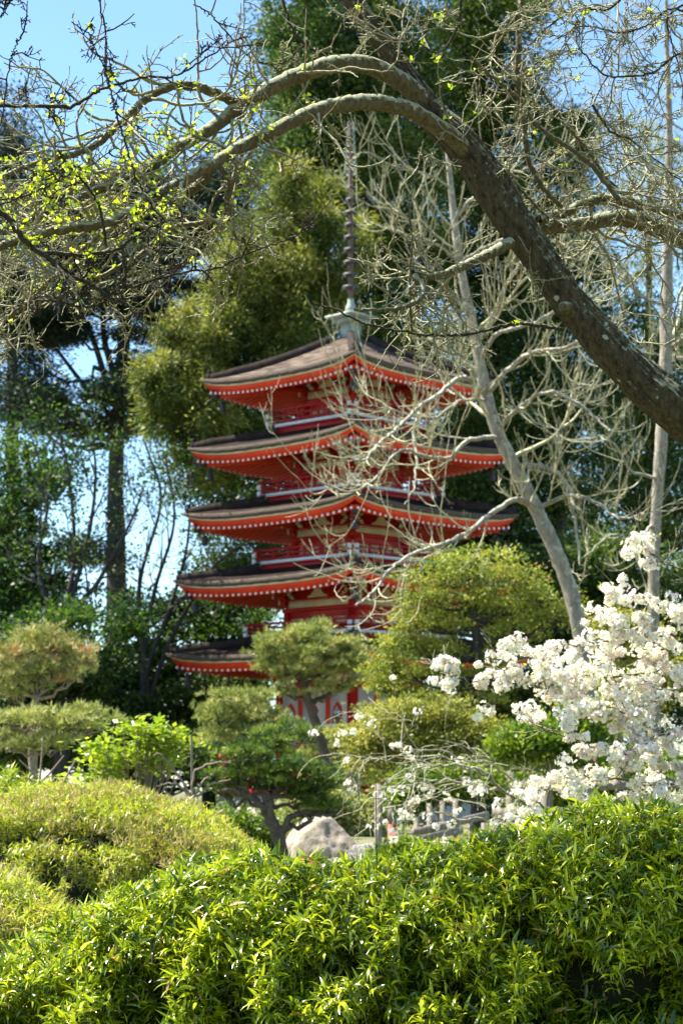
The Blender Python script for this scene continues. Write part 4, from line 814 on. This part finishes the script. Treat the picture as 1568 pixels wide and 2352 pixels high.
# ------------------------------------------------------------------ hedges of dwarf bamboo
def hedge(label, name, crest, Y0, thick, zb_fn, shoots, Lr, Wr, mat, nl=(5, 9), seg=4, group=None, brown=0, hullin=.12, over=None, stemr=.0016, y_off=None):
    """crest: list of (u, v) seen skyline at distance Y0; a rounded bank in front of and behind the crest"""
    crest = [(c[0], c[1] + 14) for c in crest]       # the shoots rise a little above the bank itself
    cu = np.array([c[0] for c in crest], float); cz = np.array([at(c[0], c[1], Y0)[2] for c in crest]); cx = np.array([at(c[0], c[1], Y0)[0] for c in crest])
    zc = lambda x: np.interp(x, cx, cz)
    yo = (lambda x: np.interp(x, cx, y_off)) if y_off is not None else (lambda x: 0 * x)
    root = empty(name, label, 'hedge', group, loc=(float(cx.mean()), Y0, 0))
    def surf(x, th, inset=0.0):
        z_ = zc(x) + .012 * np.sin(x * 5.1 + 1.3) * np.sin(th * 3) ; h = z_ * .62
        cy = Y0 + yo(x); co, si = np.cos(th), np.sin(th)
        y = cy - (thick - inset) * np.sign(co) * np.abs(co) ** .75; z = (z_ - h) + (h - inset) * np.abs(si) ** .75 * np.sign(si)
        bumpv = .022 * np.sin(x * 11 + th * 7) + .02 * np.sin(x * 23 - th * 11)
        return np.stack([x, y - bumpv * co, z + bumpv * si], -1), np.stack([0 * x, -co, si + .15], -1)
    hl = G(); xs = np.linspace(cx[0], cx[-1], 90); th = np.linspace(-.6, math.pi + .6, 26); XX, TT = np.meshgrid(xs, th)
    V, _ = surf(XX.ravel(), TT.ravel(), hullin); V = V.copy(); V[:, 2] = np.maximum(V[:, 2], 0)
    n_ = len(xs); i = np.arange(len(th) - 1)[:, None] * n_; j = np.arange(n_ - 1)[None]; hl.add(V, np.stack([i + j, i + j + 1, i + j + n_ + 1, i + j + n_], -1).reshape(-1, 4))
    keep(hl.build('shadow_core', M['hull'], None, True), root)  # added dark core, its colour stands in for the shade inside the hedge
    x = rng.uniform(cx[0], cx[-1], shoots); nf_ = int(shoots * .62); sv_ = rng.uniform(-.4, 1, nf_); cv_ = rng.uniform(-.7, 1, shoots - nf_)
    t_ = np.concatenate([np.arcsin(np.sign(sv_) * np.abs(sv_) ** 1.333), np.arccos(np.sign(cv_) * np.abs(cv_) ** 1.333)])
    P, Nn = surf(x, t_, 0.0); Nn = unit(Nn); dep = rng.random(shoots) ** 1.5 * hullin * 1.1; P = P - Nn * dep[:, None]
    # clumpy gaps
    gn = np.array([MN.noise(Vector((p[0] * 5.5, p[1] * 5.5, p[2] * 5.5))) for p in P]); hollow = np.clip(-(gn - .06), 0, .4) * 1.8 * (Nn[:, 2] < .8); P = P - Nn * np.minimum(hollow, .20)[:, None]; kp = rng.random(shoots) > hollow * .7; P, Nn, dep, gn = P[kp], Nn[kp], (dep + hollow * .5)[kp], gn[kp]
    D = unit(Nn * .55 + np.array([0, 0, .8]) + rng.standard_normal(P.shape) * .42)
    n = len(P); sl = rng.uniform(.6, 1.4, n) * .036
    tall = rng.random(n) < .012; sl[tall] *= 1.5
    k = rng.integers(nl[0], nl[1], n); idx = np.repeat(np.arange(n), k); m = len(idx); tt = rng.random(m) * .75 + .25
    base = P[idx] + D[idx] * (sl[idx] * tt)[:, None] - D[idx] * (sl[idx] * .5)[:, None]
    rd = rdir(m); rd[:, 2] *= .55; ld = unit(D[idx] * .8 + rd * .95 + Nn[idx] * .2)
    nv = unit(np.array([0, 0, .8]) + rng.standard_normal((m, 3)) * .75)
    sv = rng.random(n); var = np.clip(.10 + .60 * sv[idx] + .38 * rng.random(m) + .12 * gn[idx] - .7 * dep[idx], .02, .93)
    dead = rng.random(m) < .018; var[dead] = 1.0
    LL = rng.uniform(Lr[0], Lr[1], m); WW = rng.uniform(Wr[0], Wr[1], m) * (LL / Lr[1]) ** .5
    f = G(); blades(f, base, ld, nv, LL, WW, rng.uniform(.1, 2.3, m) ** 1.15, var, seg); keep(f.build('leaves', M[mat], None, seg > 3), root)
    st = G(); sel = rng.choice(n, min(n, 5000), replace=False)
    for q in sel: st.tube(np.array([P[q] - D[q] * sl[q] * .9, P[q], P[q] + D[q] * sl[q] * .4]), stemr, 3)
    keep(st.build('stems', M['twig'] if seg > 3 else M['palebark']), root)
    if brown:
        b = G(); nb_ = int(brown); x = rng.uniform(cx[0], cx[-1], nb_); t_ = rng.uniform(.5, 1.9, nb_); P, Nn = surf(x, t_, 0.0)
        gn = np.array([MN.noise(Vector((p[0] * 2.2, p[1] * 2.2, p[2] * 2.2 + 9))) for p in P]); P = P[gn > .0]; n = len(P)
        blades(b, P, unit(np.array([0, 0, 1.]) + rng.standard_normal((n, 3)) * .45), rdir(n), rng.uniform(*Lr, n), rng.uniform(*Wr, n) * .7, rng.uniform(.1, .8, n), rng.random(n), 2)
        keep(b.build('dry_leaves', M['bamboo3']), root)
    return root
HG = 'clipped dwarf bamboo hedges'
hedge('nearest glossy bright green bamboo hedge across the bottom of the picture', 'bamboo_hedge',
      [(-200, 2260), (0, 2190), (60, 2160), (180, 2115), (280, 2050), (420, 1985), (640, 1972), (850, 1972), (1000, 1962), (1100, 1925), (1200, 1900), (1300, 1872), (1450, 1855), (1568, 1865), (1800, 1870)],
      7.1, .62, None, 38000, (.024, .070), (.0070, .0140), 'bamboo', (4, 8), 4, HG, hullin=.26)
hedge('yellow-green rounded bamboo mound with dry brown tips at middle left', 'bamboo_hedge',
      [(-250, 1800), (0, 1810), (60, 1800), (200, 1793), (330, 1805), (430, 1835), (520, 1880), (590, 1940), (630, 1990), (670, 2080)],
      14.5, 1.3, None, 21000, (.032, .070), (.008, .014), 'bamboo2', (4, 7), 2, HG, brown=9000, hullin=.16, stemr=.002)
hedge('low yellowish bamboo mound in the lower left corner behind the nearest hedge', 'bamboo_hedge',
      [(-250, 1985), (-60, 1995), (40, 2010), (110, 2050), (170, 2090), (260, 2100), (340, 2120), (400, 2200)],
      10.0, .8, None, 9000, (.030, .068), (.007, .0125), 'bamboo2', (4, 7), 3, HG, brown=2500, hullin=.14)
hedge('small bright hedge piece at the left edge behind the yellow mound', 'bamboo_hedge',
      [(-300, 1740), (-50, 1745), (30, 1765), (80, 1785), (120, 1840)],
      17.5, .9, None, 3000, (.06, .11), (.011, .019), 'bamboo', (4, 7), 2, HG, hullin=.14)
# lone dark grass stalk
t = G(); P, r = smooth(path([(866, 2160), (865, 2040), (864, 1900), (862, 1770)], 7.0), [.0022, .002, .0016, .001], 8); t.tube(P, r, 5); o = t.build('grass_stalk', M['darktwig'])
tag(o, 'single thin dark stalk rising from the near hedge before the square post', 'stalk')

# ------------------------------------------------------------------ foreground ginkgo
LG = 'foreground branches of lichened trees'
def pix2r(w_, Y_): return w_ * Y_ / F / 2
groot = empty('ginkgo_tree', 'big leaning ginkgo with thick dark trunk and long arching lichened limbs', 'tree', LG, loc=at(2000, 1816, 7.6) * np.array([1, 1, 0]))
tp = [(2000, 2700, 7.6), (1960, 1900, 7.6), (1860, 1350, 7.6), (1720, 1090, 7.6), (1575, 958, 7.5), (1493, 893, 7.5), (1430, 831, 7.5), (1324, 718, 7.5), (1258, 622, 7.5), (1203, 545, 7.5), (1158, 480, 7.5), (1100, 385, 7.5), (1050, 322, 7.5), (995, 269, 7.5), (940, 190, 7.5), (884, 108, 7.5), (838, 50, 7.5), (790, -30, 7.5), (700, -160, 7.5)]
tw_ = [210, 185, 160, 135, 116, 108, 100, 94, 88, 90, 94, 92, 90, 84, 72, 56, 57, 57, 46]
P, r = smooth(path(tp, 7.5), pix2r(np.array(tw_) * .90, 7.5), 22)
def barktube(G_, P, r, k=40, amp=.05):
    n = len(P); T = unit(np.gradient(P, axis=0)); ref = np.array([0, 1., 0]); U = unit(np.cross(T, ref)); W = np.cross(T, U); th = np.linspace(0, 2 * np.pi, k, endpoint=False)
    V = np.zeros((n, k, 3)); s_ = np.concatenate([[0], np.cumsum(np.linalg.norm(np.diff(P, axis=0), axis=1))])
    for i in range(n):
        for j in range(k):
            c_, s2 = math.cos(th[j]), math.sin(th[j]); q = Vector((c_ * 2.2, s2 * 2.2, s_[i] * 5))
            f_ = 1 + amp * (.7 * MN.fractal(q, 1, 2, 4) - 1.9 * abs(MN.noise(Vector((c_ * 5.5, s2 * 5.5, s_[i] * 4.5)))) + .4) + amp * 1.2 * MN.noise(Vector((c_, s2, s_[i] * 2.2 + 4)))
            V[i, j] = P[i] + r[i] * f_ * (c_ * U[i] + s2 * W[i])
    i = np.arange(n - 1)[:, None] * k; j = np.arange(k)[None]; j2 = (j + 1) % k
    G_.add(V.reshape(-1, 3), np.stack([i + j, i + j2, i + k + j2, i + k + j], -1).reshape(-1, 4))
t = G(); barktube(t, P, r, 80, .14)
keep(t.build('trunk', M['ginkgo'], None, True), groot)
stb = G(); p0 = at(1318, 712, 7.5); ds = unit(np.array([-.035, -.05, -.004]))
stb.tube(np.array([p0, p0 + ds * .060, p0 + ds * .078, p0 + ds * .084]), [.026, .024, .021, .015], 14); V = stb.v[-1][-14:]; stb.add(V, [list(range(14))]); keep(stb.build('cut_stub', M['limb'], None, True), groot)
twg = G(); twd = G(); gl = G(); spots = []
TP = dict(seg=.022, wig=.20, up=.10, rmin=.0016, nc=3.2, ang=(25, 75), ls=(.3, .65), k=5, ncl=.8)
def spur(G_, p, d, r, n=1):
    """short knobbly spurs"""
    for _ in range(n):
        s = unit(np.cross(d, rng.standard_normal(3))) + d * .5; s = unit(s); l = rng.uniform(.006, .016)
        G_.tube(np.array([p, p + s * l * .6, p + s * l]), [r * .9 + .0008, .0019, .0028], 4); spots.append(p + s * l)
def limb(pts, w0, w1, Y_, dY, mat, root, name='limb', twig_n=0, twig_L=(.15, .5), G_=None, Gt=None, jit=.006, lvl=2, k=12, spurs=True, spread=None):
    pth = path(pts, Y_, dY); Q, rr = smooth(pth, pix2r(np.linspace(w0, w1, len(pts)), Y_), 10)
    Q[1:-1] += rng.standard_normal((len(Q) - 2, 3)) * jit * .28
    own = G_ is None; g1 = G() if own else G_
    if own: barktube(g1, Q, rr, k, .07)
    else: g1.tube(Q, rr, k, rough=.07)
    tips = []
    for _ in range(twig_n):
        i_ = int(rng.integers(max(2, int(len(Q) * (.28 if w0 > 20 else 0))), len(Q) - 1)); d = unit(Q[i_] - Q[i_ - 1]); ax = unit(np.cross(d, rng.standard_normal(3))); an = R(rng.uniform(30, 85)); dd = d * math.cos(an) + ax * math.sin(an)
        dd[1] *= .6
        grow(Gt, Q[i_], dd, rng.uniform(*twig_L), min(max(rr[i_] * .45, .0032), .0065), lvl, TP, tips)
    if spurs:
        for (PP, dirs, r_) in tips:
            for i_ in range(1, len(PP) - 1):
                if rng.random() < .38: spur(Gt, PP[i_], dirs[i_ - 1], min(r_, .002))
        for i_ in range(2, len(Q) - 1):
            if rng.random() < .5 and rr[i_] < .012: spur(Gt, Q[i_], unit(Q[i_] - Q[i_ - 1]), .002)
    if own: keep(g1.build(name, M[mat], None, True), root)
    return Q, tips
L1 = [(985, 262), (940, 200), (860, 155), (780, 146), (690, 170), (600, 215), (545, 248), (480, 300), (400, 345), (330, 395), (240, 430), (140, 470), (40, 520)]
limb(L1, 50, 14, 7.5, -.7, 'limb', groot, twig_n=26, Gt=twg)
limb([(550, 245), (500, 215), (440, 198), (395, 198), (340, 225), (290, 270), (225, 330), (160, 358), (80, 375), (-20, 420)], 26, 12, 7.15, -.3, 'limb', groot, twig_n=24, Gt=twg)
limb([(1090, 375), (1035, 312), (950, 258), (870, 236), (800, 238), (730, 252), (650, 290), (560, 335), (495, 372), (430, 410), (350, 455), (250, 510), (150, 525), (20, 560), (-60, 590)], 44, 16, 7.5, -.9, 'limb', groot, twig_n=25, Gt=twg)
limb([(495, 372), (450, 430), (380, 465), (300, 500), (210, 560), (120, 640), (60, 700), (-30, 760)], 26, 12, 7.05, .2, 'limb', groot, twig_n=22, Gt=twg)
limb([(400, 345), (330, 380), (250, 400), (170, 440), (90, 500), (20, 520), (-40, 560)], 22, 10, 7.3, .4, 'limb', groot, twig_n=16, Gt=twg)
limb([(500, 375), (530, 420), (520, 470), (535, 500), (480, 510), (395, 525), (330, 580), (260, 620), (180, 660), (60, 720), (-40, 745)], 15, 9, 7.0, .3, 'limb', groot, twig_n=20, Gt=twg)
limb([(1235, 505), (1299, 487), (1365, 458), (1420, 463), (1500, 480), (1568, 496), (1680, 520)], 26, 20, 7.6, .4, 'limb', groot, twig_n=16, Gt=twg)
limb([(1225, 525), (1260, 522), (1337, 516), (1420, 500), (1480, 512), (1530, 535), (1568, 550), (1680, 590)], 30, 54, 7.6, .7, 'limb', groot, twig_n=14, Gt=twg)
limb([(1172, 557), (1122, 584), (1062, 612), (1001, 634), (946, 626)], 28, 16, 7.45, -.2, 'limb', groot, twig_n=8, Gt=twg)
limb([(951, 632), (970, 672), (940, 700), (885, 711), (814, 711)], 17, 7, 7.25, -.2, 'limb', groot, twig_n=7, Gt=twg, twig_L=(.1, .3))
limb([(1293, 757), (1240, 748), (1172, 744), (1089, 766), (1010, 770), (951, 766), (841, 744), (770, 711), (720, 700)], 9, 4, 7.35, -.3, 'darktwig', groot, twig_n=8, Gt=twg, twig_L=(.1, .28), k=7)
limb([(973, 320), (955, 400), (940, 474), (946, 551), (940, 634), (946, 766)], 5, 6, 7.2, 0, 'limb', groot, twig_n=5, Gt=twg, twig_L=(.08, .22), k=7)
limb([(1200, -20), (1190, 100), (1188, 204), (1200, 276), (1216, 375), (1255, 441), (1293, 476)], 16, 12, 7.5, .1, 'limb', groot, twig_n=12, Gt=twg, k=9)
limb([(1080, 130), (1111, 160), (1183, 220), (1233, 287), (1310, 342), (1365, 386), (1420, 460)], 8, 14, 7.4, .1, 'limb', groot, twig_n=12, Gt=twg, k=9)
limb([(1160, 60), (1177, 110), (1222, 176), (1282, 265), (1354, 353), (1400, 420), (1470, 470)], 7, 12, 7.7, 0, 'limb', groot, twig_n=12, Gt=twg, k=9)
limb([(1110, 340), (1160, 390), (1200, 440), (1260, 500), (1300, 520)], 6, 9, 7.6, 0, 'limb', groot, twig_n=6, Gt=twg, k=7)
limb([(645, -20), (665, 55), (700, 100), (750, 130), (800, 150)], 8, 7, 7.4, 0, 'darktwig', groot, twig_n=5, Gt=twg, twig_L=(.08, .25), k=7)
limb([(445, 10), (480, 30), (530, 85), (560, 120), (600, 145), (650, 143), (700, 105)], 3.5, 5, 7.3, .1, 'darktwig', groot, twig_n=4, Gt=twd, twig_L=(.05, .15), k=6)
# upper right hanging twigs
for pp in ([(1700, 60), (1600, 40), (1540, 20), (1480, 60), (1420, 75), (1340, 60), (1280, 90)], [(1700, 110), (1568, 120), (1500, 165), (1440, 175), (1385, 170), (1330, 110), (1320, 70)], [(1650, -30), (1540, 30), (1540, 90), (1560, 160)], [(1450, -40), (1400, 20), (1330, 20), (1260, 60), (1200, 120)], [(1060, -30), (1050, 60), (1010, 120), (960, 100), (900, 90)], [(1360, 240), (1400, 300), (1460, 330), (1568, 420)]):
    limb(pp, 7, 3.5, 7.2, .1, 'darktwig', groot, twig_n=11, Gt=twg, twig_L=(.1, .3), k=6)
keep(twg.build('twigs', M['twig']), groot)
# second tree: dark branches from the left
spots_a = list(spots); spots.clear()
lroot = empty('ginkgo_tree', 'dark knobbly thin branches reaching in from a second ginkgo beyond the left edge', 'tree', LG, loc=at(-420, 1816, 6.6) * np.array([1, 1, 0]))
P, r = smooth(np.vstack([at(-420, 1816, 6.6) * np.array([1, 1, 0]), path([(-430, 1500), (-400, 900), (-330, 600), (-200, 420), (-120, 300), (-60, 100)], 6.6)]), [.09, .08, .07, .055, .04, .03, .02], 8)
t = G(); barktube(t, P, r, 20, .06); keep(t.build('trunk', M['ginkgo'], None, True), lroot)
limb([(-190, 400), (-100, 440), (0, 485), (60, 555), (110, 592), (150, 620), (210, 655), (255, 685), (295, 700)], 18, 7, 6.6, 0, 'darktwig', lroot, twig_n=7, Gt=twd, twig_L=(.08, .25), k=10)
limb([(100, 580), (150, 584), (200, 585), (250, 578), (280, 565), (350, 520), (435, 495)], 12, 4, 6.6, 0, 'darktwig', lroot, twig_n=5, Gt=twd, twig_L=(.08, .2), k=9)
limb([(-140, 300), (-60, 250), (0, 243), (135, 245), (165, 245), (225, 210), (280, 190), (340, 175), (400, 175), (480, 130), (535, 95), (575, 83)], 12, 3, 6.6, 0, 'darktwig', lroot, twig_n=10, Gt=twd, twig_L=(.08, .2), k=9)
limb([(280, 565), (288, 610), (290, 660), (360, 640), (425, 625), (500, 615), (550, 590), (600, 570), (660, 550), (700, 525), (760, 460)], 8, 3, 6.6, 0, 'darktwig', lroot, twig_n=10, Gt=twd, twig_L=(.04, .12), k=8)
limb([(225, -20), (240, 55), (245, 105), (245, 175), (260, 230), (270, 270), (290, 330), (310, 400), (350, 475), (380, 505)], 4, 5, 6.5, .1, 'darktwig', lroot, twig_n=7, Gt=twd, twig_L=(.06, .2), k=8)
limb([(245, 565), (235, 500), (210, 440), (175, 400), (150, 370), (135, 345)], 7, 5, 6.5, 0, 'darktwig', lroot, twig_n=4, Gt=twd, twig_L=(.06, .15), k=8)
limb([(0, 470), (70, 445), (120, 422), (170, 395), (215, 375), (265, 340)], 5, 3, 6.5, 0, 'darktwig', lroot, twig_n=5, Gt=twd, twig_L=(.06, .15), k=8)
limb([(165, 50), (205, 80), (215, 105), (235, 145), (250, 190)], 3, 3.5, 6.5, 0, 'darktwig', lroot, twig_n=2, Gt=twd, twig_L=(.05, .1), k=6)
limb([(-60, 330), (0, 290), (20, 160), (35, 110), (48, 85)], 4, 3, 6.5, 0, 'darktwig', lroot, twig_n=4, Gt=twd, twig_L=(.05, .15), k=6)
limb([(-40, 30), (0, 40), (20, 10), (35, -20)], 4, 3, 6.5, 0, 'darktwig', lroot, twig_n=3, Gt=twd, twig_L=(.05, .12), k=6)
limb([(40, 700), (110, 690), (200, 705), (255, 690), (330, 680), (350, 660), (395, 665)], 7, 3, 6.7, 0, 'darktwig', lroot, twig_n=7, Gt=twd, twig_L=(.05, .15), k=7)
keep(twd.build('twigs', M['darktwig']), lroot)
# young leaves on the spurs
def fans(G_, sp_, prob, size=(.008, .016)):
    for p in sp_:
        if rng.random() > prob(p): continue
        for _ in range(int(rng.integers(2, 6))):
            ax = unit(rng.standard_normal(3) + [0, 0, .2]); sd_ = unit(np.cross(ax, rng.standard_normal(3))); s = rng.uniform(*size); b0 = p + rng.standard_normal(3) * .003; c0 = b0 + ax * s * .5
            aa = np.linspace(-.95, .95, 5); ring_ = [c0 + (ax * math.cos(q) + sd_ * math.sin(q)) * s * (.9 if i_ != 2 else .8) for i_, q in enumerate(aa)]
            G_.add(np.array([c0] + ring_), [[0, 1, 2], [0, 2, 3], [0, 3, 4], [0, 4, 5]], float(rng.random())); G_.add(np.array([b0, b0 + sd_ * .0008, c0 + sd_ * .0008, c0]), [[0, 1, 2, 3]], .4)
def pprob(p):
    u = 784 + p[0] / p[1] * F; v = 1816 - (p[2] - CAMZ) / p[1] * F * 1.02
    q = .012
    for (cu, cv, ru, rv, a_) in ((400, 240, 190, 110, .55), (130, 380, 180, 130, .55), (290, 420, 160, 80, .4), (1000, 90, 160, 60, .2)):
        q = max(q, a_ * math.exp(-((u - cu) / ru) ** 2 - ((v - cv) / rv) ** 2))
    return q
gl = G(); fans(gl, spots_a, lambda p: pprob(p)); keep(gl.build('young_leaves', M['ginkgoleaf']), groot)
gl = G(); fans(gl, spots, lambda p: pprob(p) * 1.1); keep(gl.build('young_leaves', M['ginkgoleaf']), lroot)
# foliose lichen tufts on limbs
ls = G(); sa = np.array(spots_a); s = sa[rng.choice(len(sa), min(2600, len(sa)), replace=False)]; clumps(ls, s, np.full(len(s), .008), 7, .010, .0035, 1, -.3); keep(ls.build('lichen_tufts', M['moss']), groot)
print('spurs', len(spots_a), len(spots))

# ------------------------------------------------------------------ cherry tree
CY = 12.5
croot = empty('cherry_tree', 'flowering cherry with dense white-pink blossom clusters reaching in from the right edge', 'tree', 'flowering cherries', loc=at(1850, 1816, CY) * np.array([1, 1, 0]))
b = G(); P, r = smooth(np.vstack([at(1850, 1816, CY) * np.array([1, 1, 0]), path([(1840, 2000), (1800, 1750), (1740, 1600)], CY)]), [.1, .09, .07, .05], 6); barktube(b, P, r, 16, .08)
cpts = []
CP = dict(seg=.05, wig=.16, up=.15, rmin=.0022, nc=4, ang=(25, 60), ls=(.3, .6), k=4, ncl=.8)
for pp, w0 in (([(1740, 1560), (1640, 1530), (1500, 1545), (1380, 1560), (1290, 1590), (1220, 1570), (1150, 1550), (1080, 1565), (1010, 1545)], 9), ([(1740, 1600), (1620, 1640), (1500, 1700), (1400, 1720), (1300, 1690), (1230, 1660)], 10),
               ([(1740, 1560), (1660, 1450), (1560, 1400), (1480, 1380), (1400, 1370)], 9), ([(1700, 1500), (1600, 1330), (1520, 1290), (1470, 1240)], 8), ([(1740, 1600), (1640, 1600), (1540, 1590), (1450, 1640), (1370, 1620), (1300, 1640)], 8),
               ([(1740, 1700), (1640, 1760), (1520, 1800), (1400, 1790), (1300, 1780), (1230, 1810)], 9), ([(1740, 1680), (1620, 1740), (1500, 1770), (1420, 1840), (1330, 1850)], 8), ([(1740, 1550), (1600, 1480), (1500, 1460), (1400, 1470), (1300, 1480), (1200, 1500)], 8), ([(1740, 1720), (1640, 1830), (1540, 1870), (1450, 1860)], 7)):
    pth = path(pp, CY, rng.uniform(-.6, .5)); Q, rr = smooth(pth, np.linspace(w0, 2.5, len(pp)) * CY / F / 2, 7); Q[1:-1] += rng.standard_normal((len(Q) - 2, 3)) * .012; b.tube(Q, rr, 6, rough=.06)
    tips = []
    for i_ in range(2, len(Q) - 1):
        if rng.random() < .5: d = unit(Q[i_ + 1] - Q[i_]); ax = unit(np.cross(d, rng.standard_normal(3))); grow(b, Q[i_], unit(d + ax * 1.0), rng.uniform(.08, .32), .004, 1, CP, tips)
    for (PP, dd, r_) in tips: cpts += [PP[-1], PP[len(PP) // 2]]
    cpts += [q for q in Q[6:] if rng.random() < .7]
keep(b.build('branches', M['limb'], None, True), croot)
def blossoms(G_, C_, R_, nf, s=.016):
    n = len(C_); idx = np.repeat(np.arange(n), nf); m = len(idx); d = rdir(m); c = C_[idx] + d * (R_[idx] * rng.random(m) ** .35)[:, None] * np.array([1, 1, .8])
    ax = unit(d + rng.standard_normal((m, 3)) * .4); u_ = unit(np.cross(ax, rng.standard_normal((m, 3)))); v_ = np.cross(ax, u_); var = rng.random(m)
    for k in range(5):
        a_ = 2 * math.pi * k / 5; D = u_ * math.cos(a_) + v_ * math.sin(a_) + ax * .35
        leaves(G_, c, D, s * (.85 + .3 * rng.random(m)), s * .95, var + .2 * rng.random(m) - .1, ax)
cpts = np.array(cpts); uu = 784 + cpts[:, 0] / cpts[:, 1] * F
vv_ = 1816 - (cpts[:, 2] - CAMZ) / cpts[:, 1] * F; top_ = np.interp(uu, [990, 1100, 1160, 1300, 1350, 1425, 1440, 1500, 1515, 1600], [1505, 1510, 1470, 1460, 1345, 1345, 1215, 1215, 1350, 1350])
kp = (uu > 995) & (vv_ > top_) & ~((uu < 1290) & (vv_ > 1650) & (vv_ < 1770)) & (rng.random(len(cpts)) < .60); cpts = cpts[kp]
print('cherry clusters', len(cpts))
f = G(); blossoms(f, cpts, rng.uniform(.022, .058, len(cpts)), 24); keep(f.build('blossoms', M['petal']), croot)
f = G(); sel = cpts[rng.random(len(cpts)) < .3]; clumps(f, sel, np.full(len(sel), .07), 5, .03, .012); keep(f.build('young_leaves', M['smallleaf']), croot)
# thin weeping cherry with sparse flowers over the fence
C2 = 17
r2 = empty('cherry_tree', 'thin arching nearly bare cherry with a few white blossoms in front of the wooden fence', 'tree', 'flowering cherries', loc=at(1320, 1816, C2) * np.array([1, 1, 0])); b = G(); tips = []
P0 = np.array(r2.location)
for pp, w0 in (([(1290, 1900), (1220, 1850), (1150, 1810), (1080, 1765), (980, 1760), (880, 1790)], 11), ([(1220, 1850), (1150, 1880), (1060, 1880), (980, 1850)], 7), ([(1150, 1815), (1060, 1800), (960, 1800), (900, 1830), (870, 1880)], 7), ([(1240, 1860), (1180, 1790), (1100, 1750), (1000, 1740), (930, 1760)], 6), ([(1100, 1780), (1000, 1720), (900, 1740), (820, 1740)], 5), ([(1200, 1900), (1100, 1920), (1000, 1960), (930, 2000)], 7)):
    Q, rr = smooth(path(pp, C2, -1), np.linspace(w0, 2, len(pp)) * C2 / F / 2, 8); Q[1:-1] += rng.standard_normal((len(Q) - 2, 3)) * .012; b.tube(Q, rr, 6, rough=.06)
    for i_ in range(2, len(Q) - 1):
        if rng.random() < .3: d = unit(Q[i_ + 1] - Q[i_]); grow(b, Q[i_], unit(d + rng.standard_normal(3) * .5), rng.uniform(.3, .7), .005, 2, dict(CP, up=-.5, nc=2.4, rmin=.0018), tips)
b.tube(np.array([P0, P0 * .3 + at(1290, 1900, C2) * .7, at(1290, 1900, C2)]), [.04, .035, .028], 7)
keep(b.build('branches', M['twig']), r2); ep = np.array([t_[0][-1] for t_ in tips]); ep = ep[rng.random(len(ep)) < .15]
f = G(); blossoms(f, ep, rng.uniform(.02, .055, len(ep)), 12, .017); keep(f.build('blossoms', M['petal']), r2)
print('DONE objects', len(C.objects), 'faces', sum(len(o.data.polygons) for o in C.objects if o.type == 'MESH'))
